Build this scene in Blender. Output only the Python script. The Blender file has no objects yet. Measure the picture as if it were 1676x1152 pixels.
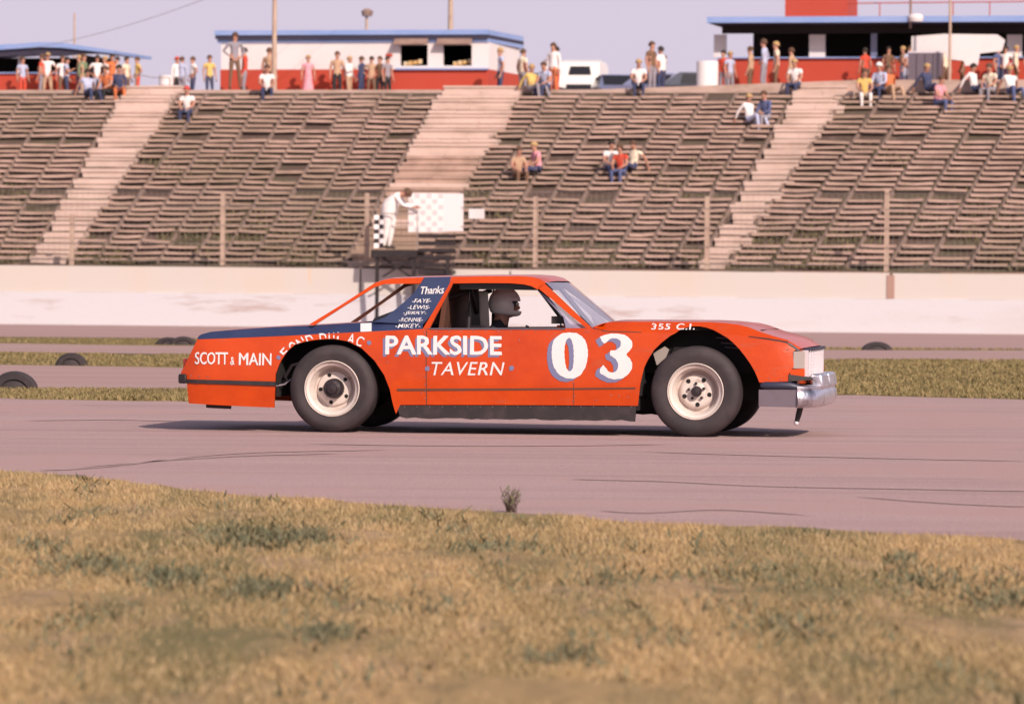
import bpy, bmesh, math, random
import numpy as np
from mathutils import Vector, Matrix
from mathutils.geometry import tessellate_polygon
random.seed(7); rng = np.random.default_rng(7)
R = math.radians
sc = bpy.context.scene
COL = sc.collection

# ------------------------------------------------------------------ camera
PW, PH, F = 1676.0, 1152.0, 7800.0
CAM = Vector((0, 0, 1.27)); HOR = 460.0
pitch = math.atan((PH/2-HOR)/F); roll = R(0.45)
fwd = Vector((0, math.cos(pitch), -math.sin(pitch)))
U0 = Vector((0, math.sin(pitch), math.cos(pitch))); X0 = Vector((1, 0, 0))
RT = X0*math.cos(roll)+U0*math.sin(roll); UP = -X0*math.sin(roll)+U0*math.cos(roll)
cd = bpy.data.cameras.new("camera"); cam = bpy.data.objects.new("camera", cd); COL.objects.link(cam)
cd.sensor_width = 36; cd.lens = 36*F/PW; cd.clip_end = 5000; cd.clip_start = 0.5
cam.matrix_world = Matrix((( RT.x, UP.x, -fwd.x, CAM.x), (RT.y, UP.y, -fwd.y, CAM.y), (RT.z, UP.z, -fwd.z, CAM.z), (0, 0, 0, 1)))
cd.dof.use_dof = True; cd.dof.focus_distance = 39.4; cd.dof.aperture_fstop = 5.0
sc.camera = cam
def ray(px, py): return (fwd*F + RT*(px-PW/2) + UP*(PH/2-py)).normalized()
def hit(px, py, p0, n):
    d = ray(px, py); t = (p0-CAM).dot(n)/d.dot(n); return CAM+d*t
def gnd(px, py, z=0.0): return hit(px, py, Vector((0, 0, z)), Vector((0, 0, 1)))

# ------------------------------------------------------------------ world and sun
SUNV = Vector((0.74, -1.38, 1.0)).normalized()
sun_el = math.asin(SUNV.z); sun_az = math.atan2(SUNV.x, SUNV.y)
w = bpy.data.worlds.new("World"); sc.world = w; w.use_nodes = True
nt = w.node_tree; nt.nodes.clear()
sky = nt.nodes.new('ShaderNodeTexSky'); sky.sky_type = 'NISHITA'; sky.sun_disc = False
sky.sun_elevation = sun_el; sky.sun_rotation = sun_az; sky.dust_density = 3.0; sky.air_density = 1.0; sky.ozone_density = 2.0
mixn = nt.nodes.new('ShaderNodeMix'); mixn.data_type = 'RGBA'; mixn.inputs['Factor'].default_value = 0.85
mixn.inputs['B'].default_value = (6.3, 5.5, 6.7, 1)
tcw = nt.nodes.new('ShaderNodeTexCoord'); sxyz = nt.nodes.new('ShaderNodeSeparateXYZ'); mrw = nt.nodes.new('ShaderNodeMapRange')   # haze layer thinning with height
mrw.interpolation_type = 'SMOOTHSTEP'; mrw.inputs['From Min'].default_value = 0.06; mrw.inputs['From Max'].default_value = 0.55; mrw.inputs['To Min'].default_value = 0.92; mrw.inputs['To Max'].default_value = 0.12
nt.links.new(tcw.outputs['Generated'], sxyz.inputs[0]); nt.links.new(sxyz.outputs['Z'], mrw.inputs['Value']); nt.links.new(mrw.outputs[0], mixn.inputs['Factor'])
bg = nt.nodes.new('ShaderNodeBackground'); bg.inputs['Strength'].default_value = 0.115
ow = nt.nodes.new('ShaderNodeOutputWorld')
nt.links.new(sky.outputs[0], mixn.inputs['A']); nt.links.new(mixn.outputs['Result'], bg.inputs[0]); nt.links.new(bg.outputs[0], ow.inputs[0])
sl = bpy.data.lights.new("sun", 'SUN'); so = bpy.data.objects.new("sun", sl); COL.objects.link(so)
sl.energy = 4.9; sl.angle = R(0.5); sl.color = (1.0, 0.86, 0.74)
so.rotation_euler = (-SUNV).to_track_quat('-Z', 'Y').to_euler(); so.location = (20, -20, 30)
sc.view_settings.view_transform = 'Standard'; sc.view_settings.look = 'None'; sc.view_settings.gamma = 1.0
sc.view_settings.exposure = 0.0; sc.view_settings.use_curve_mapping = False

# ------------------------------------------------------------------ materials
def mat(name, col, rough=0.7, metal=0.0, coat=0.0, noise=None, spec=None, alpha=None, bump=None):
    """noise=(scale, colour2, lo, hi, stretch) mixes a second colour by 3-D noise; bump=(scale, strength)"""
    m = bpy.data.materials.new(name); m.use_nodes = True; t = m.node_tree; b = t.nodes['Principled BSDF']
    b.inputs['Base Color'].default_value = (*col, 1); b.inputs['Roughness'].default_value = rough
    b.inputs['Metallic'].default_value = metal; b.inputs['Coat Weight'].default_value = coat
    b.inputs['Coat Roughness'].default_value = 0.08
    if spec is not None: b.inputs['Specular IOR Level'].default_value = spec
    if alpha is not None: b.inputs['Alpha'].default_value = alpha
    g = t.nodes.new('ShaderNodeTexCoord'); src = g.outputs['Object']
    if noise:
        layers = noise if isinstance(noise, list) else [noise]
        cur = None
        for i, (s, c2, lo, hi, st) in enumerate(layers):
            mp = t.nodes.new('ShaderNodeMapping'); mp.inputs['Scale'].default_value = st; mp.inputs['Location'].default_value = (i*7.3, i*3.1, 0)
            n = t.nodes.new('ShaderNodeTexNoise'); n.inputs['Scale'].default_value = s; n.inputs['Detail'].default_value = 5; n.inputs['Roughness'].default_value = 0.62
            r = t.nodes.new('ShaderNodeMapRange'); r.inputs['From Min'].default_value = lo; r.inputs['From Max'].default_value = hi
            x = t.nodes.new('ShaderNodeMix'); x.data_type = 'RGBA'; x.inputs['B'].default_value = (*c2, 1)
            if cur is None: x.inputs['A'].default_value = (*col, 1)
            else: t.links.new(cur, x.inputs['A'])
            t.links.new(src, mp.inputs[0]); t.links.new(mp.outputs[0], n.inputs['Vector']); t.links.new(n.outputs['Fac'], r.inputs['Value'])
            t.links.new(r.outputs[0], x.inputs['Factor']); cur = x.outputs['Result']
        t.links.new(cur, b.inputs['Base Color'])
    if bump:
        n = t.nodes.new('ShaderNodeTexNoise'); n.inputs['Scale'].default_value = bump[0]; n.inputs['Detail'].default_value = 6
        bp_ = t.nodes.new('ShaderNodeBump'); bp_.inputs['Strength'].default_value = bump[1]; bp_.inputs['Distance'].default_value = 0.05
        t.links.new(src, n.inputs['Vector']); t.links.new(n.outputs['Fac'], bp_.inputs['Height']); t.links.new(bp_.outputs[0], b.inputs['Normal'])
    return m
I3 = (1, 1, 1)
M = {}
M['orange'] = mat('orange_paint', (0.50, 0.050, 0.001), 0.30, coat=0.25, spec=0.35, noise=[(2.2, (0.41, 0.036, 0.001), 0.42, 0.68, I3), (3.5, (0.40, 0.075, 0.03), 0.60, 0.80, (1, 1, 2.5)), (30, (0.45, 0.11, 0.05), 0.66, 0.85, (1, 1, 1))], bump=(2.4, 0.35))
M['blue'] = mat('navy_paint', (0.024, 0.034, 0.088), 0.3, coat=0.3, noise=(4, (0.042, 0.052, 0.115), 0.4, 0.8, I3))
M['letter'] = mat('white_lettering', (0.63, 0.59, 0.60), 0.5, noise=(12, (0.72, 0.64, 0.64), 0.5, 0.8, I3))
M['lshade'] = mat('slate_lettering', (0.15, 0.15, 0.27), 0.5)
M['black'] = mat('black_paint', (0.018, 0.012, 0.014), 0.55, noise=(9, (0.045, 0.03, 0.03), 0.45, 0.8, I3))
M['void'] = mat('undersealed_steel', (0.008, 0.006, 0.007), 0.9)
M['cage'] = mat('cage_black', (0.014, 0.011, 0.012), 0.4)
M['tyre'] = mat('tyre_rubber', (0.026, 0.018, 0.021), 0.75, noise=(6, (0.044, 0.030, 0.033), 0.4, 0.7, I3))
M['rim'] = mat('cream_wheel_paint', (0.60, 0.51, 0.47), 0.45, noise=(14, (0.36, 0.25, 0.20), 0.55, 0.85, I3))
M['hub'] = mat('hub_iron', (0.03, 0.02, 0.025), 0.5, metal=0.3)
M['chrome'] = mat('chrome', (0.80, 0.77, 0.82), 0.30, metal=1.0, noise=(5, (0.36, 0.31, 0.34), 0.5, 0.7, I3), bump=(14, 0.2))
M['steel'] = mat('scuffed_steel', (0.22, 0.18, 0.21), 0.42, metal=0.7, noise=(10, (0.2, 0.15, 0.17), 0.45, 0.7, I3))
M['grille'] = mat('grille_silver', (0.70, 0.64, 0.68), 0.35, metal=0.3)
M['rubber'] = mat('bumper_rubber', (0.03, 0.032, 0.06), 0.45)
M['glass'] = mat('windshield_glass', (0.30, 0.27, 0.40), 0.12, coat=0.8, alpha=0.62, noise=(3, (0.42, 0.37, 0.50), 0.4, 0.7, I3))
M['lens'] = mat('lens_grey', (0.32, 0.27, 0.25), 0.3)
M['taillight'] = mat('taillight_red', (0.25, 0.02, 0.02), 0.3, coat=0.5)
M['helmet'] = mat('helmet_white', (0.88, 0.84, 0.82), 0.35, coat=0.4)
M['suit'] = mat('dark_suit', (0.02, 0.02, 0.03), 0.85)
M['inner'] = mat('shade_and_trim_brown', (0.10, 0.035, 0.02), 0.8)  # shade of the inner body faces put into colour; also trim and bulkhead

M['asphalt'] = mat('old_asphalt', (0.44, 0.290, 0.280), 0.9, noise=[
    (1.0, (0.37, 0.232, 0.222), 0.45, 0.62, (0.05, 1.6, 1)),
    (0.6, (0.48, 0.325, 0.315), 0.45, 0.72, (0.15, 0.8, 1)),
    (1.0, (0.27, 0.165, 0.16), 0.60, 0.66, (0.02, 5.0, 1)),
    (60, (0.31, 0.20, 0.19), 0.42, 0.72, I3), (0.9, (0.42, 0.262, 0.245), 0.5, 0.6, (0.35, 0.35, 1))], bump=(60, 0.4))
M['pavement'] = mat('pit_asphalt', (0.385, 0.245, 0.225), 0.9, noise=[
    (1.0, (0.33, 0.195, 0.175), 0.42, 0.65, (0.03, 0.7, 1)), (25, (0.35, 0.21, 0.19), 0.5, 0.75, I3)])
M['skid'] = mat('rubbered_asphalt', (0.385, 0.25, 0.24), 0.9, noise=(2, (0.43, 0.284, 0.274), 0.4, 0.6, (0.3, 4, 1)))
def grassmat(name, dry, green, dark, warm):
    return mat(name, dry, 0.95, spec=0.1, noise=[
        (1.1, green, 0.45, 0.60, (1, 0.14, 1)), (3.2, warm, 0.50, 0.68, (1, 0.14, 1)), (9, dark, 0.50, 0.75, (1, 0.3, 1))])
M['ground'] = grassmat('dry_turf', (0.34, 0.225, 0.11), (0.16, 0.135, 0.062), (0.16, 0.115, 0.06), (0.38, 0.25, 0.15))
M['stripgrass'] = mat('strip_turf', (0.22, 0.165, 0.062), 0.95, spec=0.1, noise=[
    (0.5, (0.165, 0.125, 0.052), 0.42, 0.60, (0.25, 0.8, 1)), (0.8, (0.33, 0.20, 0.09), 0.58, 0.70, (0.15, 1.2, 1)), (5, (0.13, 0.095, 0.04), 0.55, 0.8, (0.5, 1, 1))])
def blademat(name, c1, c2, c3):
    m = bpy.data.materials.new(name); m.use_nodes = True; t = m.node_tree; b = t.nodes['Principled BSDF']
    b.inputs['Roughness'].default_value = 0.8; b.inputs['Specular IOR Level'].default_value = 0.15
    g = t.nodes.new('ShaderNodeNewGeometry'); tc = t.nodes.new('ShaderNodeTexCoord')
    mp = t.nodes.new('ShaderNodeMapping'); mp.inputs['Scale'].default_value = (1, 0.14, 1)
    n = t.nodes.new('ShaderNodeTexNoise'); n.inputs['Scale'].default_value = 1.1; n.inputs['Detail'].default_value = 6; n.inputs['Roughness'].default_value = 0.68
    r = t.nodes.new('ShaderNodeMapRange'); r.inputs['From Min'].default_value = 0.42; r.inputs['From Max'].default_value = 0.60
    x = t.nodes.new('ShaderNodeMix'); x.data_type = 'RGBA'; x.inputs['A'].default_value = (*c1, 1); x.inputs['B'].default_value = (*c2, 1)
    y = t.nodes.new('ShaderNodeMix'); y.data_type = 'RGBA'; y.inputs['B'].default_value = (*c3, 1)
    q = t.nodes.new('ShaderNodeMath'); q.operation = 'POWER'; q.inputs[1].default_value = 2.0
    t.links.new(tc.outputs['Object'], mp.inputs[0]); t.links.new(mp.outputs[0], n.inputs['Vector']); t.links.new(n.outputs['Fac'], r.inputs[0])
    t.links.new(r.outputs[0], x.inputs['Factor']); t.links.new(x.outputs['Result'], y.inputs['A'])
    t.links.new(g.outputs['Random Per Island'], q.inputs[0]); t.links.new(q.outputs[0], y.inputs['Factor'])
    t.links.new(y.outputs['Result'], b.inputs['Base Color'])
    return m
M['blade'] = blademat('dry_blades', (0.39, 0.262, 0.128), (0.165, 0.14, 0.066), (0.48, 0.34, 0.20))
M['stripblade'] = blademat('strip_blades', (0.22, 0.175, 0.08), (0.15, 0.125, 0.055), (0.30, 0.21, 0.11))
M['weed'] = blademat('weed_leaves', (0.115, 0.115, 0.072), (0.10, 0.105, 0.065), (0.20, 0.17, 0.10))
M['hillweed'] = blademat('hill_weeds', (0.12, 0.10, 0.055), (0.085, 0.08, 0.042), (0.18, 0.14, 0.08))
M['wall_white'] = mat('whitewashed_concrete', (0.53, 0.505, 0.535), 0.85, noise=[
    (0.22, (0.49, 0.44, 0.44), 0.55, 0.75, (0.5, 1, 3)), (0.8, (0.34, 0.22, 0.18), 0.56, 0.72, (0.35, 1, 2.2))], bump=(8, 0.1))
M['wall_cream'] = mat('cream_panels', (0.55, 0.495, 0.465), 0.85, noise=[
    (0.3, (0.57, 0.47, 0.41), 0.5, 0.75, (1.2, 1, 0.4)), (0.9, (0.66, 0.42, 0.25), 0.66, 0.80, (1.5, 1, 0.3))])
M['joint'] = mat('joint_brown', (0.36, 0.22, 0.18), 0.9)
M['earth'] = mat('embankment_earth', (0.095, 0.058, 0.046), 0.95, noise=[(0.35, (0.095, 0.075, 0.045), 0.45, 0.6, (1, 1, 2)), (3, (0.20, 0.125, 0.095), 0.55, 0.75, I3)], bump=(3, 0.3))
M['ledge'] = mat('dusty_ledge', (0.42, 0.27, 0.22), 0.95, noise=(1.0, (0.30, 0.19, 0.14), 0.45, 0.65, (1, 1, 3)))
M['crest'] = mat('crest_dirt', (0.50, 0.35, 0.30), 0.95, noise=(1.2, (0.38, 0.26, 0.21), 0.45, 0.65, (1, 1, 3)))
M['plank'] = mat('weathered_planks', (0.50, 0.33, 0.275), 0.85, noise=[(1.3, (0.36, 0.235, 0.19), 0.4, 0.62, (1.2, 0.6, 1)), (0.16, (0.31, 0.215, 0.16), 0.48, 0.64, I3), (7, (0.50, 0.34, 0.28), 0.55, 0.8, (0.5, 1, 1))])
M['stringer'] = mat('stringer_wood', (0.21, 0.14, 0.112), 0.9)
M['crest_shade'] = mat('crest_shade_brown', (0.085, 0.055, 0.043), 0.9)  # colour of the shadow line below the crest kerb
M['stair'] = mat('pale_concrete', (0.58, 0.43, 0.375), 0.9, noise=[(0.6, (0.42, 0.30, 0.25), 0.45, 0.7, I3), (5, (0.54, 0.38, 0.33), 0.5, 0.8, I3)])
M['post'] = mat('post_concrete', (0.46, 0.33, 0.26), 0.85, noise=(3, (0.35, 0.24, 0.19), 0.4, 0.7, I3))
M['wire'] = mat('galvanised_wire', (0.30, 0.24, 0.22), 0.6, metal=0.4)
M['hutwhite'] = mat('hut_white', (0.68, 0.62, 0.63), 0.8, noise=(0.7, (0.60, 0.54, 0.54), 0.45, 0.75, I3))
M['hutred'] = mat('hut_red', (0.42, 0.048, 0.022), 0.75, noise=(0.9, (0.43, 0.05, 0.03), 0.4, 0.7, I3))
M['hutblue'] = mat('hut_blue', (0.20, 0.29, 0.56), 0.6, noise=(0.6, (0.27, 0.35, 0.60), 0.4, 0.7, (1, 1, 3)))
M['navyline'] = mat('dark_fascia', (0.03, 0.025, 0.05), 0.7)
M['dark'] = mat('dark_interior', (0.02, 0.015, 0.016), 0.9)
M['awning'] = mat('brown_plywood', (0.28, 0.18, 0.145), 0.85, noise=(3, (0.2, 0.12, 0.1), 0.4, 0.7, I3))
M['boxes'] = mat('snack_boxes', (0.62, 0.34, 0.10), 0.7, noise=(3, (0.7, 0.6, 0.45), 0.45, 0.6, I3))
M['vanwhite'] = mat('van_white', (0.78, 0.72, 0.68), 0.4, coat=0.3)
M['cardark'] = mat('car_dark', (0.03, 0.035, 0.06), 0.3, coat=0.6)
M['carblue'] = mat('car_blue', (0.16, 0.17, 0.28), 0.3, coat=0.6)
M['winglass'] = mat('vehicle_glass', (0.02, 0.018, 0.022), 0.15)
M['checkw'] = mat('flag_white', (0.80, 0.72, 0.72), 0.8)
M['checkb'] = mat('flag_black', (0.02, 0.015, 0.018), 0.8)
M['checkg'] = mat('faded_check', (0.60, 0.53, 0.55), 0.8)
M['skin'] = mat('skin', (0.42, 0.20, 0.14), 0.6)
M['hair'] = mat('hair', (0.045, 0.025, 0.018), 0.8)
M['shoe'] = mat('shoe', (0.05, 0.035, 0.03), 0.7)

# ------------------------------------------------------------------ mesh helpers
class MB:
    def __init__(s): s.v = []; s.f = []; s.m = []; s.mats = []; s.sm = []
    def mi(s, k):
        if k not in s.mats: s.mats.append(k)
        return s.mats.index(k)
    def add(s, verts, faces, k, smooth=False):
        o = len(s.v); s.v += [tuple(v) for v in verts]; i = s.mi(k)
        for f in faces: s.f.append(tuple(o+a for a in f)); s.m.append(i); s.sm.append(smooth)
    def box(s, c, d, k, mt=None):
        x, y, z = d[0]/2, d[1]/2, d[2]/2
        vs = [Vector((c[0]+a*x, c[1]+b*y, c[2]+e*z)) for a in (-1, 1) for b in (-1, 1) for e in (-1, 1)]
        if mt is not None: vs = [mt @ v for v in vs]
        s.add(vs, [(0, 1, 3, 2), (4, 6, 7, 5), (0, 4, 5, 1), (2, 3, 7, 6), (0, 2, 6, 4), (1, 5, 7, 3)], k)
    def hexa(s, q0, q1, k):
        """solid between two quads with matching corners"""
        s.add(list(q0)+list(q1), [(0, 3, 2, 1), (4, 5, 6, 7), (0, 1, 5, 4), (1, 2, 6, 5), (2, 3, 7, 6), (3, 0, 4, 7)], k)
    def prism(s, poly, ext, k, smooth=False):
        """poly: list of Vector; ext: Vector"""
        n = len(poly); tris = tessellate_polygon([poly])
        vs = list(poly)+[p+ext for p in poly]
        s.add(vs, [tuple(t) for t in tris]+[tuple(a+n for a in reversed(t)) for t in tris]+[(i, (i+1) % n, (i+1) % n+n, i+n) for i in range(n)], k, smooth)
    def tube(s, pts, r, k, n=8, cap=True):
        pts = [Vector(p) for p in pts]; rs = r if isinstance(r, (list, tuple)) else [r]*len(pts)
        rings = []
        for i, p in enumerate(pts):
            t = (pts[min(i+1, len(pts)-1)]-pts[max(i-1, 0)]).normalized()
            a = Vector((0, 0, 1)) if abs(t.z) < 0.9 else Vector((1, 0, 0))
            e1 = t.cross(a).normalized(); e2 = t.cross(e1)
            rings.append([p+(e1*math.cos(2*math.pi*j/n)+e2*math.sin(2*math.pi*j/n))*rs[i] for j in range(n)])
        vs = [v for rg in rings for v in rg]
        fs = [(i*n+j, i*n+(j+1) % n, (i+1)*n+(j+1) % n, (i+1)*n+j) for i in range(len(pts)-1) for j in range(n)]
        if cap: fs += [tuple(range(n-1, -1, -1)), tuple((len(pts)-1)*n+j for j in range(n))]
        s.add(vs, fs, k, True)
    def lathe(s, prof, c, k, n=48, axis='y', smooth=True):
        """prof: (axial, radius) pairs"""
        vs = []
        for a, r in prof:
            for j in range(n):
                t = 2*math.pi*j/n; x, z = r*math.cos(t), r*math.sin(t)
                vs.append((c[0]+x, c[1]+a, c[2]+z) if axis == 'y' else (c[0]+x, c[1]+z, c[2]+a))
        s.add(vs, [(i*n+j, i*n+(j+1) % n, (i+1)*n+(j+1) % n, (i+1)*n+j) for i in range(len(prof)-1) for j in range(n)], k, smooth)
    def ball(s, c, r, k, nu=10, nv=7):
        if not isinstance(r, (tuple, list)): r = (r, r, r)
        vs = []; 
        for i in range(nv+1):
            ph = math.pi*i/nv
            for j in range(nu):
                t = 2*math.pi*j/nu; vs.append((c[0]+r[0]*math.sin(ph)*math.cos(t), c[1]+r[1]*math.sin(ph)*math.sin(t), c[2]+r[2]*math.cos(ph)))
        s.add(vs, [(i*nu+j, i*nu+(j+1) % nu, (i+1)*nu+(j+1) % nu, (i+1)*nu+j) for i in range(nv) for j in range(nu)], k, True)
    def build(s, name, parent=None, mats=None):
        me = bpy.data.meshes.new(name); me.from_pydata(s.v, [], s.f)
        for k in s.mats: me.materials.append(M[k])
        me.polygons.foreach_set('material_index', s.m); me.polygons.foreach_set('use_smooth', s.sm)
        bm = bmesh.new(); bm.from_mesh(me); bmesh.ops.recalc_face_normals(bm, faces=bm.faces); bm.to_mesh(me); bm.free()
        try:
            me.set_sharp_from_angle(angle=R(38))
        except Exception: pass
        me.update()
        o = bpy.data.objects.new(name, me); COL.objects.link(o)
        if parent: o.parent = parent
        return o
def tag(o, label=None, cat=None, group=None, kind=None):
    if label: o['label'] = label
    if cat: o['category'] = cat
    if group: o['group'] = group
    if kind: o['kind'] = kind
    return o
def empty(name, loc=(0, 0, 0), rz=0.0):
    e = bpy.data.objects.new(name, None); COL.objects.link(e); e.location = loc; e.rotation_euler = (0, 0, rz); e.empty_display_size = 0.3
    return e
def copy_tree(o, parent=None):
    c = o.copy(); COL.objects.link(c)
    if parent: c.parent = parent
    for ch in o.children: copy_tree(ch, c)
    return c

# ------------------------------------------------------------------ ground, track, strips
g = MB()
g.add([(-1500, -60, 0), (1500, -60, 0), (1500, 2500, 0), (-1500, 2500, 0)], [(0, 1, 2, 3)], 'stripgrass')
go = g.build('ground'); tag(go, kind='structure')
def sheet_between(name, near, far, z, k, jag=0.0, step=0.6, ext=60):
    """ground sheet between a near and a far edge given in picture columns; edges carried on sideways"""
    def line(pts):
        w_ = [gnd(*p) for p in pts]
        a = w_[0]-(w_[1]-w_[0]).normalized()*ext; b = w_[-1]+(w_[-1]-w_[-2]).normalized()*ext
        w_ = [a]+w_+[b]; out = []
        for p, q in zip(w_, w_[1:]):
            n = max(1, int((q-p).length/step))
            for i in range(n): out.append(p.lerp(q, i/n))
        out.append(w_[-1]); return out
    A, B = line(near), line(far)
    def smoothn(n, s):
        x = rng.normal(size=n); 
        for _ in range(s): x = (np.roll(x, 1)+x+np.roll(x, -1))/3
        return x/x.std()
    if jag:
        j = smoothn(len(A), 3)*jag+rng.normal(size=len(A))*jag*0.35
        for p, d in zip(A, j): p.y += d
        j = smoothn(len(B), 3)*jag*1.2
        for p, d in zip(B, j): p.y += d
    xs = np.array([p.x for p in A]); ys = np.array([p.y for p in A]); xb = np.array([p.x for p in B]); yb = np.array([p.y for p in B])
    X = np.linspace(max(xs[0], xb[0]), min(xs[-1], xb[-1]), 900)
    ya = np.interp(X, xs, ys); yo = np.interp(X, xb, yb)
    vs = [(x, y, z) for x, y in zip(X, ya)]+[(x, max(y2, y1+0.001), z) for x, y1, y2 in zip(X, ya, yo)]
    n = len(X); b = MB(); b.add(vs, [(i, i+1, n+i+1, n+i) for i in range(n-1)], k)
    return b.build(name), (X, ya, yo)
TR_NEAR = [(28, 775), (120, 779), (200, 788), (330, 806), (460, 815), (600, 826), (838, 842), (1000, 852), (1200, 862), (1400, 872), (1676, 886)]
tr, TRE = sheet_between('race_track', TR_NEAR, [(28, 653), (320, 658), (800, 655), (1400, 647), (1676, 655)], 0.006, 'asphalt', jag=0.10, step=0.10, ext=30)
tag(tr, kind='structure')
p1, _ = sheet_between('pit_lane', [(28, 637), (320, 637), (700, 620), (1050, 601)], [(28, 598), (320, 603), (700, 601), (1050, 600)], 0.006, 'pavement', jag=0.05, ext=8); tag(p1, kind='structure')
p2, _ = sheet_between('pit_road', [(28, 577), (320, 581), (838, 585), (1400, 590), (1676, 592)], [(28, 563), (320, 566), (838, 569), (1400, 573.5), (1676, 574)], 0.006, 'pavement', jag=0.25); tag(p2, kind='structure')
p3, _ = sheet_between('service_road', [(28, 552), (320, 554), (838, 562), (1400, 570.5), (1676, 572.5)], [(28, 531), (838, 538.2), (1676, 546.5)], 0.006, 'pavement', jag=0.12); tag(p3, kind='structure')

b = MB()
for pts, wd_ in (([(60, 772), (170, 766), (330, 748), (450, 741), (640, 738)], .05), ([(120, 768), (260, 756), (420, 747), (560, 744)], .04), ([(930, 786), (1080, 789), (1250, 797), (1500, 802), (1700, 806)], .05),
                 ([(980, 838), (1060, 841), (1180, 836), (1330, 846)], .035), ([(1050, 741), (1300, 748), (1700, 757)], .05), ([(500, 728), (800, 731), (1100, 729)], .06), ([(1400, 815), (1560, 826), (1700, 832)], .04), ([(40, 690), (180, 688), (300, 691)], .07)):
    q = [gnd(*p) for p in pts]; L_ = []
    for i in range(len(q)-1):
        for j in range(8):
            t = j/8; p0, p1, p2, p3 = q[max(i-1, 0)], q[i], q[i+1], q[min(i+2, len(q)-1)]
            L_.append(.5*((2*p1)+(p2-p0)*t+(2*p0-5*p1+4*p2-p3)*t*t+(3*p1-p0-3*p2+p3)*t**3))
    L_.append(q[-1]); n_ = len(L_); V = []
    for i, p in enumerate(L_): w2 = 1.9*wd_*min(1, i/4, (n_-1-i)/4)+.002; V += [(p.x, p.y-w2, .010), (p.x, p.y+w2, .010)]
    b.add(V, [(2*i, 2*i+2, 2*i+3, 2*i+1) for i in range(n_-1)], 'skid')
tag(b.build('skid_marks'), kind='structure')
def near_noise(x, y):
    return (np.sin(x*1.3+y*0.7)+np.sin(x*0.61-y*1.9+2)+np.sin(x*3.1+1.3*y)*0.6)/2.6
def blades(name, P, hmin, hmax, wid, k, lean=0.5, z=0.0):
    n = len(P); a = rng.uniform(0, 2*math.pi, n); h = rng.uniform(hmin, hmax, n); wd = wid*rng.uniform(0.6, 1.3, n)
    la = rng.uniform(0, 2*math.pi, n); ll = h*lean*rng.uniform(0.1, 1, n)
    V = np.zeros((n, 3, 3)); V[:, 0, 0] = P[:, 0]-np.cos(a)*wd; V[:, 0, 1] = P[:, 1]-np.sin(a)*wd; V[:, 0, 2] = z+(P[:, 2] if P.shape[1] > 2 else 0)
    V[:, 1, 0] = P[:, 0]+np.cos(a)*wd; V[:, 1, 1] = P[:, 1]+np.sin(a)*wd; V[:, 1, 2] = V[:, 0, 2]
    V[:, 2, 0] = P[:, 0]+np.cos(la)*ll; V[:, 2, 1] = P[:, 1]+np.sin(la)*ll; V[:, 2, 2] = V[:, 0, 2]+h
    me = bpy.data.meshes.new(name); me.vertices.add(n*3); me.vertices.foreach_set('co', V.ravel())
    me.loops.add(n*3); me.loops.foreach_set('vertex_index', np.arange(n*3)); me.polygons.add(n)
    me.polygons.foreach_set('loop_start', np.arange(0, n*3, 3)); me.polygons.foreach_set('loop_total', np.full(n, 3)); me.materials.append(M[k])
    me.update(calc_edges=True); me.validate()
    o = bpy.data.objects.new(name, me); COL.objects.link(o); return o
# near infield turf surface (a low swell above the ground sheet) and its grass
TX, TY = TRE[0], TRE[1]
nx, ny = 240, 110
xs = np.linspace(-16, 16, nx); vs = []; fs = []
for j in range(ny):
    f_ = j/(ny-1)
    for x in xs:
        ye = float(np.interp(x, TX, TY))+0.02
        y = 6+(ye-6)*f_
        z = 0.015+0.03*max(0, near_noise(x*1.4, y*1.4))*(1-f_)**0.3 if j < ny-1 else 0.0
        vs.append((x, y, z))
fs = [(j*nx+i, j*nx+i+1, (j+1)*nx+i+1, (j+1)*nx+i) for j in range(ny-1) for i in range(nx-1)]
b = MB(); b.add(vs, fs, 'ground', True); tag(b.build('infield_turf'), kind='structure')
def edge_y(x): return np.interp(x, TX, TY)
N = 330000
Y = 12.5+rng.random(N)**0.85*18.0; X = rng.uniform(-0.125, 0.125, N)*Y*1.12
keep = (Y < edge_y(X)-0.55-np.abs(rng.normal(0, 0.45, N)))
cl = near_noise(X*9, Y*2)+rng.normal(0, 0.45, N)
keep &= cl > -0.45
P = np.stack([X[keep], Y[keep]], 1)
blades('dry_grass', P, 0.008, 0.042, 0.0038, 'blade', lean=1.1, z=0.01)
tag(bpy.data.objects['dry_grass'], 'short dry tan grass of the infield in front of the track', 'grass', kind='stuff')
N = 26000                                                # taller fringe along the tarmac edge
X = rng.uniform(-5, 5, N); Y = edge_y(X)-0.25-np.abs(rng.normal(0, 0.7, N))
keep = near_noise(X*5, Y*2) > -0.5
blades('grass_fringe', np.stack([X[keep], Y[keep]], 1), 0.008, 0.05, 0.004, 'blade', lean=0.8)
tag(bpy.data.objects['grass_fringe'], 'taller dry grass hanging over the near tarmac edge', 'grass', kind='stuff')
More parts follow.
